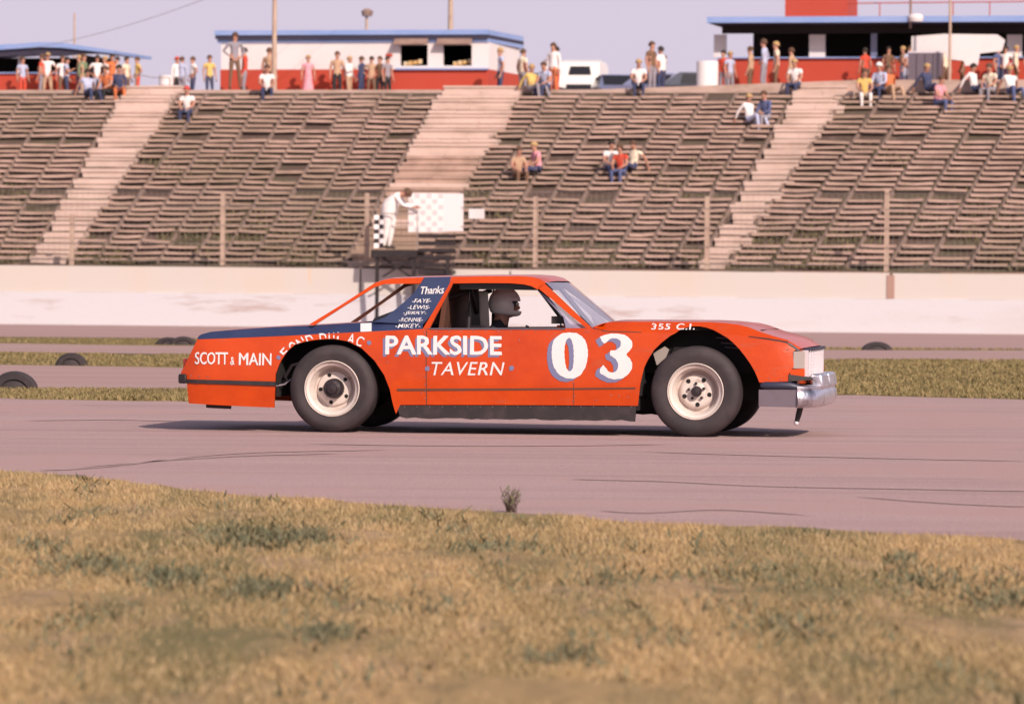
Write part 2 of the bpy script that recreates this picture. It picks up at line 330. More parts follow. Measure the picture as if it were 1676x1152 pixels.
# far strips
def strip_pts(n, ylo, yhi, spread=0.14, seed=0):
    px = rng.uniform(-60, 1740, n); lo = np.interp(px, ylo[0], ylo[1]); hi = np.interp(px, yhi[0], yhi[1]); py = lo+(hi-lo)*rng.random(n)
    D = CAM.z*F/(py-(460+(px-838)*math.tan(roll))); return np.stack([(px-838)/F*D, D], 1)
sp = [strip_pts(42000, ([28, 320, 838, 1400, 1676], [638, 639, 622, 592, 594]), ([28, 320, 838, 1400, 1676], [652, 657, 654, 646, 654])),
      strip_pts(14000, ([28, 320, 1050], [579, 583, 589]), ([28, 320, 1050], [597, 601, 600])),
      strip_pts(4000, ([28, 320, 838, 1676], [553, 555, 563, 573]), ([28, 320, 838, 1676], [562, 565, 568, 573.5]))]
def frayed(px0, px1, py0, py1, n):
    t = rng.random(n); px = px0+(px1-px0)*t; py = py0+(py1-py0)*t; keep = (np.sin(px*0.05)+np.sin(px*0.017+1)+rng.normal(0, 0.4, n)) > -0.3
    px, py = px[keep], py[keep]+rng.normal(0, 0.4, keep.sum()); D = CAM.z*F/(py-(460+(px-838)*math.tan(roll))); return np.stack([(px-838)/F*D, D], 1)
sp.append(frayed(1100, 1740, 589, 592.5, 5000)); sp.append(frayed(-40, 330, 579, 583, 3000))
blades('verge_grass', np.concatenate(sp), 0.012, 0.055, 0.016, 'stripblade', lean=0.9)
tag(bpy.data.objects['verge_grass'], 'olive grass strips between the track and the pit roads', 'grass', kind='stuff')
# dark leafy weeds among the dry grass
wp = []
for cx, cy, rx, ry, n in [(430, 888, 100, 14, 900), (500, 886, 35, 8, 350), (285, 955, 55, 14, 420), (150, 935, 60, 12, 300), (420, 975, 50, 14, 420), (530, 1052, 42, 14, 460), (70, 900, 40, 12, 120),
                      (820, 905, 90, 12, 300), (1475, 925, 22, 7, 160), (1180, 965, 150, 30, 420), (1500, 960, 90, 28, 260), (990, 960, 60, 20, 160), (700, 1000, 60, 20, 90), (1640, 985, 60, 26, 240), (1290, 1040, 120, 25, 130), (930, 1085, 60, 14, 140), (150, 1010, 80, 18, 70)]:
    for _ in range(n):
        px = cx+random.gauss(0, 0.55)*rx; py = cy+random.gauss(0, 0.6)*ry; p = gnd(px, py)
        if p.y < edge_y(p.x): wp.append((p.x, p.y))
_wn = 16000; _Y = 13+rng.random(_wn)*17; _X = rng.uniform(-.12, .12, _wn)*_Y
_n = near_noise(_X*5+3, _Y*.7)+.6*near_noise(_X*13, _Y*1.9)+rng.normal(0, .25, _wn); _k = (_n > .62) & (_Y < edge_y(_X)-.5)
wp += list(zip(_X[_k], _Y[_k]))
blades('broadleaf_weeds', np.array(wp), 0.012, 0.06, 0.013, 'weed', lean=1.6, z=0.01)
tag(bpy.data.objects['broadleaf_weeds'], 'dark green leafy weeds low in the dry infield grass', 'weeds', kind='stuff')
# one twiggy plant at the tarmac edge
c = gnd(836, 840); b = MB()
for i in range(46):
    a = random.uniform(0, 6.28); l = random.uniform(0.05, 0.15); t = Vector((math.cos(a)*0.07*random.random(), math.sin(a)*0.05, l))
    b.tube([Vector((random.uniform(-0.03, 0.03), 0, 0)), t*0.6, t], [0.003, 0.002, 0.001], 'earth', 4)
    q = t*random.uniform(0.4, 1); s_ = 0.014; b.add([q, q+Vector((s_, 0, s_*0.6)), q+Vector((s_*.4, .004, s_*1.5))], [(0, 1, 2)], 'weed')
o = b.build('edge_plant'); o.location = c; tag(o, 'small twiggy dark plant at the near edge of the tarmac below the car', 'plant')

# half buried marker tyres
def marker_tyre(px, py, r, label, sz=.85):
    e = MB(); wd = 0.2
    prof = [(-wd/2, r*0.6), (-wd/2, r*0.86), (-wd/2+0.03, r*0.97), (0, r), (wd/2-0.03, r*0.97), (wd/2, r*0.86), (wd/2, r*0.6), (0, r*0.55), (-wd/2, r*0.6)]
    n = 40
    V = []; 
    for a, rr in prof:
        for j in range(n+1):
            t = math.pi*j/n; V.append((rr*math.cos(t), a, rr*math.sin(t)-0.02))
    e.add(V, [(i*(n+1)+j, i*(n+1)+j+1, (i+1)*(n+1)+j+1, (i+1)*(n+1)+j) for i in range(len(prof)-1) for j in range(n)], 'tyre', True)
    e.ball((0, 0, -.02), (r*.95, wd*.47, r*.93), 'tyre', 24, 12)
    o = e.build('marker_tyre'); o.location = gnd(px, py); o.scale = (1, 1, sz); return tag(o, label, 'tyre', 'half buried tyres marking the pit lane')
marker_tyre(24, 638, 0.27, 'largest half buried black tyre at the far left, beside the pit lane')
marker_tyre(117, 598, 0.235, 'half buried black tyre in the grass strip left of the car tail')
marker_tyre(276, 564, 0.26, 'half buried tyre farther off just above the car tail, left one of the pair', .6)
marker_tyre(300, 564.5, 0.27, 'half buried tyre farther off just above the car tail, right one of the pair', .66)
marker_tyre(1435, 573.5, 0.30, 'half buried black tyre beyond the front of the car', .6)

# ------------------------------------------------------------------ barrier wall, fence, grandstand frame
A12 = R(12); UU = Vector((math.cos(A12), -math.sin(A12), 0)); VV = Vector((math.sin(A12), math.cos(A12), 0)); ZZ = Vector((0, 0, 1))
W0 = gnd(838, 539)                                         # origin of the stand frame on the wall's foot
def W(u, v, z): return W0+UU*u+VV*v+ZZ*z
def uvz(p): q = p-W0; return q.dot(UU), q.dot(VV), q.z
def onv(px, py, v): return uvz(hit(px, py, W(0, v, 0), VV))   # (u, v, z) of a picture point on the upright plane at depth v
WM = Matrix(((UU.x, VV.x, 0, W0.x), (UU.y, VV.y, 0, W0.y), (0, 0, 1, 0), (0, 0, 0, 1)))
def ub(mb, u0, u1, v0, v1, z0, z1, k): mb.box(((u0+u1)/2, (v0+v1)/2, (z0+z1)/2), (u1-u0, v1-v0, z1-z0), k)
def stand_obj(mb, name, parent=None):
    o = mb.build(name, parent)
    if parent is None: o.matrix_world = WM
    return o
def stand_empty(name, u, v, z, rz=0.0):
    e = empty(name); e.location = W(u, v, z); e.rotation_euler = (0, 0, -A12+rz); return e
we = stand_empty('barrier_wall', 0, 0, 0); tag(we, 'long whitewashed concrete barrier with cream panels above, in front of the stand', 'wall')
b = MB(); n = 120
for i in range(n):
    u0, u1 = -60+i, -60+i+1; b.hexa([(u0, -.10, 0), (u1, -.10, 0), (u1, .3, 0), (u0, .3, 0)], [(u0, 0, .88+.004*(i % 3)), (u1, 0, .88+.004*(i % 3)), (u1, .3, .88), (u0, .3, .88)], 'wall_white')
b.build('lower_barrier', we)
segs = [(-60, -30.05), (-30, -14.7), (-14.6, -4.15), (-4.1, -.1), (-.05, 9.95), (10.05, 20), (20.05, 30), (30.05, 60)]
for i, (a, c_) in enumerate(segs):
    b = MB(); za, zc = 1.565-.0016*a, 1.565-.0016*c_
    b.hexa([(a, .05, .885), (c_, .05, .885), (c_, .27, .885), (a, .27, .885)], [(a, .05, za), (c_, .05, zc), (c_, .27, zc), (a, .27, za)], 'wall_cream'); b.build('upper_panel', we)
b = MB(); ub(b, -60, 60, .035, .26, .868, .884, 'joint'); b.build('seam_shade_strip', we)  # dark strip along the wall seam, its shadow line put in as colour
for u in (-14.65, 10.0):
    b = MB(); ub(b, u-.10, u+.10, .028, .075, .89, 1.50, 'joint'); b.build('joint_post', we)

# slope frame
SV0, SZ0 = 1.3, 1.68; SV1 = 16.3; SZ1 = onv(838, 150, SV1)[2]
sl_dir = (VV*(SV1-SV0)+ZZ*(SZ1-SZ0)).normalized(); sl_n = UU.cross(sl_dir).normalized()
def onslope(px, py): return uvz(hit(px, py, W(0, SV0, SZ0), sl_n))
def zs(v): return SZ0+(v-SV0)*(SZ1-SZ0)/(SV1-SV0)
nu = 420; b = MB(); vs = []; rows = [(0.28, 1.5), (0.35, 1.60), (SV0-0.1, zs(SV0)-.06)]+[(SV0+(SV1-SV0)*i/40, None) for i in range(1, 41)]
for v, z in rows:
    for i in range(nu+1):
        u = -90+180*i/nu; zz = z if z is not None else zs(v)-0.05+0.02*math.sin(u*2.1+v)*math.sin(v*1.7-u)
        if 0.3 < v < 2: zz += 0.035*math.sin(u*1.3)+0.02*math.sin(u*3.1)
        vs.append((u, v, zz))
b.add(vs, [(j*(nu+1)+i, j*(nu+1)+i+1, (j+1)*(nu+1)+i+1, (j+1)*(nu+1)+i) for j in range(len(rows)-1) for i in range(nu)], 'earth', True)
tag(stand_obj(b, 'embankment'), kind='structure')
b = MB(); ub(b, -90, 90, .32, SV0-.25, 1.3, 1.575, 'ledge'); tag(stand_obj(b, 'dirt_ledge'), kind='structure')
# crest terrace and rising car park behind
TZ = SZ1+0.05
def TZu(u): return TZ+.28*max(0., min(1., (u+1)/8))
b = MB(); prof = [(SV1-.02, TZ-.22), (SV1-.02, TZ), (31, TZ), (36, TZ+.05), (60, 7.9), (76, 8.3), (300, 9.0)]
_us = [-90, -30, -1, 1, 3, 5, 7, 30, 90]; _nu = len(_us)
b.add([(u, v, z+((TZu(u)-TZ) if 0 < i < 4 else 0)) for i, (v, z) in enumerate(prof) for u in _us], [(_nu*i+j, _nu*i+j+1, _nu*(i+1)+j+1, _nu*(i+1)+j) for i in range(len(prof)-1) for j in range(_nu-1)], 'crest'); tag(stand_obj(b, 'crest_terrace'), kind='structure')
# aisles: (bottom-left, bottom-right, top-left, top-right) picture points
AIS = [((50, 432), (108, 432), (206, 152), (297, 152)), ((566, 436), (690, 436), (727, 148), (858, 148)), ((1145, 442), (1188, 442), (1316, 137), (1398, 137))]
ais = []
for bl, br_, tl, tr_ in AIS:
    def ln(p, q):
        a, c_ = onslope(*p), onslope(*q); return lambda v, a=a, c_=c_: a[0]+(c_[0]-a[0])*(v-a[1])/(c_[1]-a[1])
    ais.append((ln(bl, tl), ln(br_, tr_)))
NR = 33; DV = (SV1-SV0)/NR
albl = ['pale worn concrete stairway climbing the stand at the left', 'pale wide stairway in the middle of the stand behind the flag stand', 'pale stairway climbing the right part of the stand with broken steps']
for k, (L, Rr) in enumerate(ais):
    e = MB()
    for i in range(NR+1):
        v = SV0+i*DV-.05; z = zs(v)
        jl, jr = random.gauss(0, .05), random.gauss(0, .07)
        if k == 2: jr += .18*math.sin(i*2.2); jl += .06*math.sin(i*1.7)
        ztop = z+.17+random.gauss(0, .008) if k == 1 or i % 2 == 0 or i > 24 else z+.05
        if k == 1 and i < 21: ztop = z+.10+.045*(i % 2)
        mk = 'plank' if (k == 1 and i < 20 and i % 7) else 'stair'; cx_ = (L(v)+Rr(v)+jl+jr)/2; wx_ = Rr(v)-L(v)+jr-jl
        e.box((cx_, v+DV/2+.015, ztop-.20), (wx_-.04, DV+.10+.001*(i % 3), .28), mk)
        th_ = .06+.03*((i*7) % 3); nseg_ = max(1, int(wx_/.8))
        for q_ in range(nseg_):
            dz_ = random.gauss(0, .004); e.box((cx_-wx_/2+wx_*(q_+.5)/nseg_, v+DV/2, ztop-th_/2+dz_+.004), (wx_/nseg_-.008, DV+.14+.002*(i % 3), th_), mk)
    o = stand_obj(e, 'stairway'); tag(o, albl[k], 'stairs')
# seating sections
def leftedge(v): return -18.5+(v-SV0)*.1
def rightedge(v): return 20.5+(v-SV0)*.1
secs = [((lambda v: ais[0][0](v)-7.5), ais[0][0], 7, 'left end section of weathered plank seating, left of the left stairway'),
        (ais[0][1], ais[1][0], 9, 'section of weathered plank seating between the left stairway and the middle stairway'),
        (ais[1][1], ais[2][0], 9, 'section of weathered plank seating between the middle stairway and the right stairway'),
        (ais[2][1], (lambda v: ais[2][1](v)+9.5), 9, 'right end section of weathered plank seating, right of the right stairway')]
for si, (L, Rr, nb, lab) in enumerate(secs):
    root = empty('seating_section'); root.matrix_world = WM; tag(root, lab, 'bleachers', 'sections of plank seating on the hillside')
    off = [[0]*(nb) for _ in range(NR)]
    brow = {3+si % 2: 1, 12: 1, 22+(si % 2): 1}
    sag = [random.gauss(0, .012) for _ in range(nb)]; cj = [random.gauss(0, .04) for _ in range(nb+1)]
    for i in range(NR):
        v = SV0+i*DV; e = MB(); any_ = False
        for c_ in range(nb):
            if random.random() < .03 or (i in brow and random.random() < .62) or i == NR-1:
                if any_: e.build('seat_plank', root); e = MB(); any_ = False
                continue
            w_ = (Rr(v)-L(v))/nb; u0 = L(v)+c_*w_+.085+cj[c_]+random.gauss(0, .02); u1 = L(v)+(c_+1)*w_-.075+cj[c_+1]+random.gauss(0, .02)
            z = zs(v)+.150+sag[c_]+random.gauss(0, .007); tl = random.gauss(0, .008); mid = -abs(random.gauss(0, .010)) if i < 16 else 0
            th = .074+random.gauss(0, .006); um = (u0+u1)/2; d = .26
            for (a, bb, za, zb) in ((u0, um, z-tl, z+mid), (um, u1, z+mid, z+tl)):
                e.hexa([(a, v, za-th), (bb, v, zb-th), (bb, v+d, zb-th), (a, v+d, za-th)], [(a, v, za), (bb, v, zb), (bb, v+d, zb), (a, v+d, za)], 'plank')
            any_ = True
        if any_: e.build('seat_plank', root)
    for c_ in range(nb+1):
        e = MB(); pts = []
        for v in (SV0+.1, (SV0+SV1)/2, SV1-.2):
            u = L(v)+(Rr(v)-L(v))*c_/nb+cj[c_]; pts.append((u, v, zs(v)))
        for a, q in zip(pts, pts[1:]):
            e.hexa([(a[0]-.05, a[1], a[2]-.08), (a[0]+.05, a[1], a[2]-.08), (q[0]+.05, q[1], q[2]-.08), (q[0]-.05, q[1], q[2]-.08)],
                   [(a[0]-.05, a[1], a[2]+.03), (a[0]+.05, a[1], a[2]+.03), (q[0]+.05, q[1], q[2]+.03), (q[0]-.05, q[1], q[2]+.03)], 'stringer')
        e.build('stringer', root)
    # dark strip set in as the painted shadow line under the crest
    e = MB(); v = SV1-.12; e.box(((L(v)+Rr(v))/2, v, SZ1-.10), (Rr(v)-L(v), .06, .09), 'crest_shade'); e.build('crest_shade_line', root)
# weeds on the lower slope
N = 60000
u = rng.uniform(-20, 22, N); v = SV0+rng.random(N)**1.9*(SV1-SV0)*.8
nz = np.sin(u*.9+v*.6)+np.sin(u*.37-v*.9+2)+.7*np.sin(u*2.3+v*1.9)+rng.normal(0, .35, N)
keep = nz > (.0+.20*(v-SV0))
for L, Rr in ais:
    Lv = np.array([L(a) for a in v]); Rv = np.array([Rr(a) for a in v]); keep &= ~((u > Lv-.05) & (u < Rv+.02))
u, v = u[keep], v[keep]; P = np.array([tuple(W(a, c_, zs(c_)-.02)) for a, c_ in zip(u, v)])
blades('slope_weeds', P, 0.05, 0.17, 0.03, 'hillweed', lean=1.0)
tag(bpy.data.objects['slope_weeds'], 'green and brown weeds growing between the lower rows of seats', 'weeds', kind='stuff')

# catch fence
fe = stand_empty('catch_fence', 0, 0, 0); tag(fe, 'tall wire catch fence on pale posts behind the barrier wall', 'fence')
posts = []
for px, top in ((118, 352), (365, 318), (601, 316), (877, 322), (1158, 322), (1452, 312)):
    u_, _, z_ = onv(px, top, .42); posts.append((u_, z_)); b = MB(); ub(b, u_-.055, u_+.055, .36, .47, 1.2, z_, 'post')
    b.build('post', fe)
b = MB(); ua, uz = posts[0][0]-8, posts[-1][0]+8
for z_ in (1.75, 2.2, 2.7, 3.2, 3.62):
    b.tube([(ua, .345, z_), (uz, .345, z_)], .008, 'wire', 5)
st = .16; x = ua
while x < uz:
    b.tube([(x, .34, 1.6), (x+.0, .34, 3.62)], .0035, 'wire', 3, cap=False); x += st
b.build('wire_mesh', fe)

# ------------------------------------------------------------------ huts on the crest
def quad(pts, v): return [onv(px, py, v) for px, py in pts]
HV = 27.0
def panel(mb, x0, x1, y0, y1, v, th, k):
    a = onv(x0, y1, v); c_ = onv(x1, y1, v); d = onv(x1, y0, v); e = onv(x0, y0, v)
    mb.hexa([(a[0], v, a[2]), (c_[0], v, c_[2]), (d[0], v, d[2]), (e[0], v, e[2])], [(a[0], v+th, a[2]), (c_[0], v+th, c_[2]), (d[0], v+th, d[2]), (e[0], v+th, e[2])], k)
def root_at(name, u, v, z):
    e = empty(name); e.matrix_world = WM; return e
# middle hut
h2 = root_at('concession_hut', 0, 0, 0); tag(h2, 'long white hut with red lower wall, blue flat roof and two propped shutters', 'building', 'huts along the top of the stand')
uL, uR = onv(362, 100, HV)[0], onv(800, 100, HV)[0]; zR = onv(600, 66, HV)[2]; zM = onv(600, 114, HV)[2]
b = MB(); u1w, u2w = onv(655, 90, HV)[0], onv(700, 90, HV)[0]; u3w, u4w = onv(725, 90, HV)[0], onv(772, 90, HV)[0]; zw0, zw1 = onv(700, 108, HV)[2], onv(700, 74, HV)[2]
ub(b, uL, u1w, HV, HV+.12, zM, zR, 'hutwhite'); ub(b, u1w, u2w, HV, HV+.12, zM, zw0, 'hutwhite'); ub(b, u1w, u2w, HV, HV+.12, zw1, zR, 'hutwhite')
ub(b, u2w, u3w, HV, HV+.12, zM, zR, 'hutwhite'); ub(b, u3w, u4w, HV, HV+.12, zM, zw0, 'hutwhite'); ub(b, u3w, u4w, HV, HV+.12, zw1, zR, 'hutwhite'); ub(b, u4w, uR, HV, HV+.12, zM, zR, 'hutwhite')
u5 = onv(850, 100, HV+4)[0]
for z0, z1, k in ((TZ, zM, 'hutred'), (zM, zR, 'hutwhite')):
    b.hexa([(uR, HV, z0), (u5, HV+4, z0), (u5-.12, HV+4, z0), (uR-.12, HV+.05, z0)], [(uR, HV, z1), (u5, HV+4, z1), (u5-.12, HV+4, z1), (uR-.12, HV+.05, z1)], k)
ub(b, uL, uL+.12, HV+.12, HV+4, TZ, zR, 'hutwhite'); b.build('wall', h2)
b = MB(); ub(b, uL-.02, uR, HV-.03, HV+.12, TZ-.05, zM-.005, 'hutred'); b.build('lower_wall', h2)
b = MB(); ub(b, uL, u5-.2, HV+3.9, HV+4, TZ, zR, 'dark'); ub(b, uL+.2, u5-.4, HV+.2, HV+3.8, TZ+.02, TZ+.06, 'dark'); b.build('back_wall', h2)
b = MB()
for dz0, dz1, o_, k in ((onv(600, 58, HV)[2], onv(600, 50, HV)[2], .20, 'hutblue'), (onv(600, 64, HV)[2], onv(600, 58, HV)[2]-.002, .16, 'navyline'), (onv(600, 70, HV)[2], onv(600, 64, HV)[2]-.002, .05, 'hutblue')):
    a0, a1 = uL-o_*.4-.1, uR+.0
    P0 = [(a0, HV-o_), (a1, HV-o_), (u5+.1, HV+4.2), (a0, HV+4.2)]
    b.prism([Vector((x, y, dz0)) for x, y in P0], Vector((0, 0, dz1-dz0)), k)
b.build('roof', h2)
b = MB(); panel(b, 632, 642, 88, 93, HV-.035, .02, 'hutred'); b.build('notice', h2)
b = MB(); ub(b, onv(648, 110, HV)[0], onv(800, 110, HV)[0], HV-.14, HV-.031, zM-.02, zM+.03, 'hutblue'); b.build('counter_ledge', h2)
for a, c_ in ((u1w, u2w), (u3w, u4w)):
    b = MB(); b.hexa([(a-.16, HV-.30, zw1-.0), (c_+.05, HV-.30, zw1-.0), (c_+.05, HV-.06, zw1+.24), (a-.16, HV-.06, zw1+.24)], [(a-.16, HV-.33, zw1+.01), (c_+.05, HV-.33, zw1+.01), (c_+.05, HV-.09, zw1+.26), (a-.16, HV-.09, zw1+.26)], 'awning')
    b.build('shutter', h2)
b = MB(); b.tube([(onv(600, 50, HV+1)[0], HV+1, onv(600, 50, HV+1)[2]-.1), (onv(600, 30, HV+1)[0], HV+1, onv(600, 28, HV+1)[2])], .05, 'post', 8); cc = onv(601, 21, HV+1)
b.lathe([(-.14, .0), (-.12, .16), (.04, .2), (.12, .08), (.13, 0)], (cc[0], HV+1, cc[2]), 'awning', 16, axis='z'); b.build('roof_vent', h2)
for px in (664, 745):
    b = MB(); q = onv(px, 107, HV+.3); 
    for j in range(4): b.box((q[0]+j*.16, HV+.35, q[2]+.05+.02*j), (.13, .12, .12+.03*(j % 2)), 'boxes')
    o = stand_obj(b, 'snack_box'); tag(o, 'orange snack packets inside the %s service window of the middle hut' % ('left' if px < 700 else 'right'), 'packets')
# left hut with curved roof
h1 = root_at('concession_hut', 0, 0, 0); tag(h1, 'open red hut under a curved blue roof at the left end of the crest', 'building', 'huts along the top of the stand')
top = [(-160, 82), (-60, 76), (28, 72), (62, 69.5), (100, 70), (140, 76), (186, 83)]; bot = [(-160, 92), (-60, 86), (28, 80), (62, 77.5), (100, 78.5), (140, 83), (186, 88)]
b = MB()
for (a, c_, d, e) in zip(top, top[1:], bot, bot[1:]):
    A_, C_, D_, E_ = (onv(*q, HV-.4) for q in (a, c_, d, e))
    b.hexa([(D_[0], HV-.4, D_[2]), (E_[0], HV-.4, E_[2]), (C_[0], HV-.4, C_[2]), (A_[0], HV-.4, A_[2])], [(D_[0], HV+4, D_[2]), (E_[0], HV+4, E_[2]), (C_[0], HV+4, C_[2]), (A_[0], HV+4, A_[2])], 'hutblue')
b.build('roof', h1); b = MB(); Q = [onv(*q, HV-.3) for q in [(-160, 100), (-60, 96), (28, 92), (100, 93), (140, 89), (178, 88.5), (140, 84.2), (100, 79.7), (62, 78.7), (28, 81.2), (-60, 87.2), (-160, 93.2)]]
b.prism([Vector((q[0], HV-.3, q[2])) for q in Q], Vector((0, .06, 0)), 'navyline'); b.build('fascia', h1)
b = MB(); ul, ur = onv(-160, 100, HV)[0], onv(132, 100, HV)[0]; zc = onv(60, 121, HV)[2]; zr = onv(60, 82, HV)[2]
ub(b, ul, ur, HV, HV+.12, TZ-.05, zc, 'hutred'); ub(b, ul, ur+.02, HV-.08, HV+.2, zc, zc+.04, 'hutblue'); b.build('wall', h1)
b = MB(); ub(b, ul, ur, HV+3.6, HV+3.7, TZ, zr-.1, 'dark'); ub(b, ul, ur, HV+.15, HV+3.6, TZ+.01, TZ+.05, 'dark'); ub(b, ur-.1, ur, HV+.13, HV+3.55, TZ, zr-.15, 'dark'); b.build('back_wall', h1)
for px in (30, 128):
    b = MB(); q = onv(px, 90, HV); ub(b, q[0]-.05, q[0]+.05, HV+.13, HV+.22, zc, zr, 'hutwhite'); b.build('post', h1)
# right hut
h3 = root_at('concession_hut', 0, 0, 0); tag(h3, 'large open red hut with white pillars and wide blue roof on the right', 'building', 'huts along the top of the stand')
b = MB(); ur_ = onv(1157, 33, HV-1)[0]; uend = onv(1830, 30, HV-1)[0]; z0, z1 = onv(1400, 37, HV-1)[2], onv(1400, 27, HV-1)[2]
ub(b, ur_, uend, HV-1, HV+4.5, z0, z1, 'hutblue'); b.build('roof', h3)
b = MB(); q = onv(1182, 60, HV)[0]; b.hexa([(ur_+.1, HV-.9, z0-.03), (uend, HV-.9, z0-.03), (uend, HV+4.3, z0-.03), (ur_+.1, HV+4.3, z0-.03)], [(ur_+.1, HV-.9, z0-.005), (uend, HV-.9, z0-.005), (uend, HV+4.3, z0-.005), (ur_+.1, HV+4.3, z0-.005)], 'navyline')
ub(b, q, uend-.3, HV-.05, HV+.05, onv(1400, 55, HV)[2], z0-.035, 'dark'); b.build('soffit', h3)
zc3 = onv(1400, 96, HV)[2]; u3a = onv(1175, 110, HV)[0]
b = MB(); ub(b, u3a, uend-.3, HV, HV+.14, TZ+.2, zc3, 'hutred'); ub(b, u3a, u3a+.14, HV+.14, HV+4.2, TZ, zc3, 'hutred'); b.build('wall', h3)
b = MB(); ub(b, u3a-.02, uend-.3, HV-.1, HV+.25, zc3+.001, zc3+.04, 'hutblue'); b.build('counter_ledge', h3)
b = MB(); ub(b, u3a+.5, uend-.3, HV+3.9, HV+4.1, TZ, z0-.04, 'dark'); ub(b, u3a+.16, uend-.3, HV+.3, HV+3.9, TZ+.01, TZ+.05, 'dark'); b.build('back_wall', h3)
for px, wpx, yb in ((1337, 26, 96), (1178, 20, 96), (1430, 10, 96), (1660, 24, 96)):
    b = MB(); q = onv(px, yb, HV+.05); wd = wpx/51.0; ub(b, q[0]-wd/2, q[0]+wd/2, HV+.06, HV+.2, zc3+.042, onv(px, 57 if wpx > 15 else 45, HV)[2], 'hutwhite' if wpx > 15 else 'carblue'); b.build('pillar', h3)
pb = MB(); a0 = onv(1285, 0, HV+1); a1 = onv(1388, 0, HV+1); ub(pb, a0[0], a1[0], HV+1, HV+3.2, z1+.002, z1+1.9, 'hutred'); ub(pb, a0[0]-.1, a1[0]+.1, HV+.9, HV+3.3, z1+1.902, z1+2.0, 'hutblue'); pb.build('press_box', h3)
b = MB()
for zz in (onv(1500, 4, HV)[2],):
    b.tube([(a1[0], HV+.5, zz), (uend, HV+.5, zz+.05)], .022, 'hutred', 6)
for px in (1440, 1490, 1560, 1620, 1690): q = onv(px, 4, HV+.5)[0]; b.tube([(q, HV+.5, z1), (q, HV+.5, zz+.02)], .02, 'hutred', 6)
b.build('roof_railing', h3)
b = MB(); q = onv(1490, 10, HV-1.15)[0]; b.tube([(q, HV-1.08, z0-.2), (q, HV-1.08, z1+2.0)], .04, 'awning', 8); b.build('mast', h3)
b = MB(); q = onv(1500, 30, HV-1.2); b.lathe([(-.12, .0), (-.12, .22), (0, .25), (.10, .2), (.13, .05), (.14, 0)], (q[0], HV-1.4, q[2]), 'hutwhite', 18, axis='z'); b.build('floodlight', h3)
# white sign boards hung before the right hut
b = MB(); P_ = [(1492, 60), (1545, 56), (1632, 57), (1645, 66), (1640, 84), (1604, 88), (1600, 108), (1580, 108), (1577, 100), (1550, 97), (1546, 86), (1492, 84)]
Q = [onv(*p, 24.5) for p in P_]; b.prism([Vector((q[0], 24.5, q[2])) for q in Q], Vector((0, .05, 0)), 'hutwhite')
o = stand_obj(b, 'sign_board'); 
tag(o, 'stepped plain white board standing in front of the right hut', 'board')
b = MB(); 
for px in (1508, 1592): q = onv(px, 90, 24.6); ub(b, q[0]-.04, q[0]+.04, 24.56, 24.62, TZ, q[2], 'post')
b.build('post', o)
cb = MB(); q0, q1 = onv(1486, 100, 23.5), onv(1541, 100, 23.5); zt = onv(1500, 87, 23.5)[2]
for i in range(4):
    x0 = q0[0]+(q1[0]-q0[0])*i/4; ub(cb, x0+.01, x0+(q1[0]-q0[0])/4-.01, 23.5+.01*(i % 2), 24.1, TZ+.02, zt, 'steel')
ub(cb, q0[0], q1[0], 23.52, 24.15, zt, zt+.05, 'grille'); o = stand_obj(cb, 'cabinet'); tag(o, 'grey metal cabinet with four doors in front of the right hut', 'cabinet')
# barrels / tank left of right hut
for px, py, r_, lab, v in ((1158, 101, .34, 'white drum standing at the left end of the right hut', 24.0), ):
    q = onv(px, py, v); b = MB(); b.lathe([(TZ+.2, 0), (TZ+.2, r_), (TZ+.21, r_*1.0), (TZ+.22, r_*1.03), (TZ+.24, r_), (q[2]-.02, r_), (q[2], r_*.96), (q[2], 0)], (q[0], v, 0), 'hutwhite', 24, axis='z'); o = stand_obj(b, 'drum'); tag(o, lab, 'drum')
b = MB(); q = onv(272, 124, 20); b.lathe([(TZ, 0), (TZ, .22), (TZ+.3, .22), (TZ+.31, .235), (TZ+.33, .22), (q[2], .22), (q[2], 0)], (q[0], 20, 0), 'hutwhite', 20, axis='z'); o = stand_obj(b, 'drum'); tag(o, 'white drum at the crest above the left stairway', 'drum')
# poles and cables
def upole(px, py_top, v, r_, lab, zb=None, k='post', arm=False):
    q = onv(px, max(py_top, -60), v); b = MB(); zb = TZ if zb is None else zb
    b.tube([(q[0], v, zb), (q[0], v, q[2])], [r_, r_*.75], k, 10); 
    o = stand_obj(b, 'utility_pole'); tag(o, lab, 'pole')
    if arm: c2 = MB(); c2.box((q[0], v-.1, q[2]-.5), (1.3, .1, .1), k); c2.build('crossarm', o)
    return q
t1 = upole(450, -60, 20.5, .085, 'thick pale pole in front of the middle hut near its left end', arm=True)
t2 = upole(738, -60, 34, .10, 'thin pole rising behind the middle hut roof near its shutters', arm=True)
t3 = upole(1556, -60, 23.0, .05, 'slim pale pole in front of the right hut roof')
t4 = upole(122, 22, 60, .05, 'faint thin pole behind the left hut', zb=7.5)
b = MB()
def wirep(a, c_, sag=.5, r_=.008):
    P0, P1 = Vector(a), Vector(c_); b.tube([P0.lerp(P1, i/14)-Vector((0, 0, sag*4*(i/14)*(1-i/14))) for i in range(15)], r_, 'wire', 4)
wirep((t1[0]-.5, 20.4, t1[2]-.45), (t2[0]-.5, 33.9, t2[2]-.45)); wirep((t1[0]+.5, 20.4, t1[2]-.45), (t2[0]+.5, 33.9, t2[2]-.45), .6)
q = onv(28, 84, 27); wirep((q[0], 27, q[2]), (t1[0], 20.5, t1[2]-.2), .3)
wirep((t1[0]-.5, 20.4, t1[2]-.45), (t1[0]-26, 30, t1[2]+1.0), .7)
o = stand_obj(b, 'overhead_cables'); tag(o, 'thin overhead cables sagging between the poles above the middle hut', 'cables')
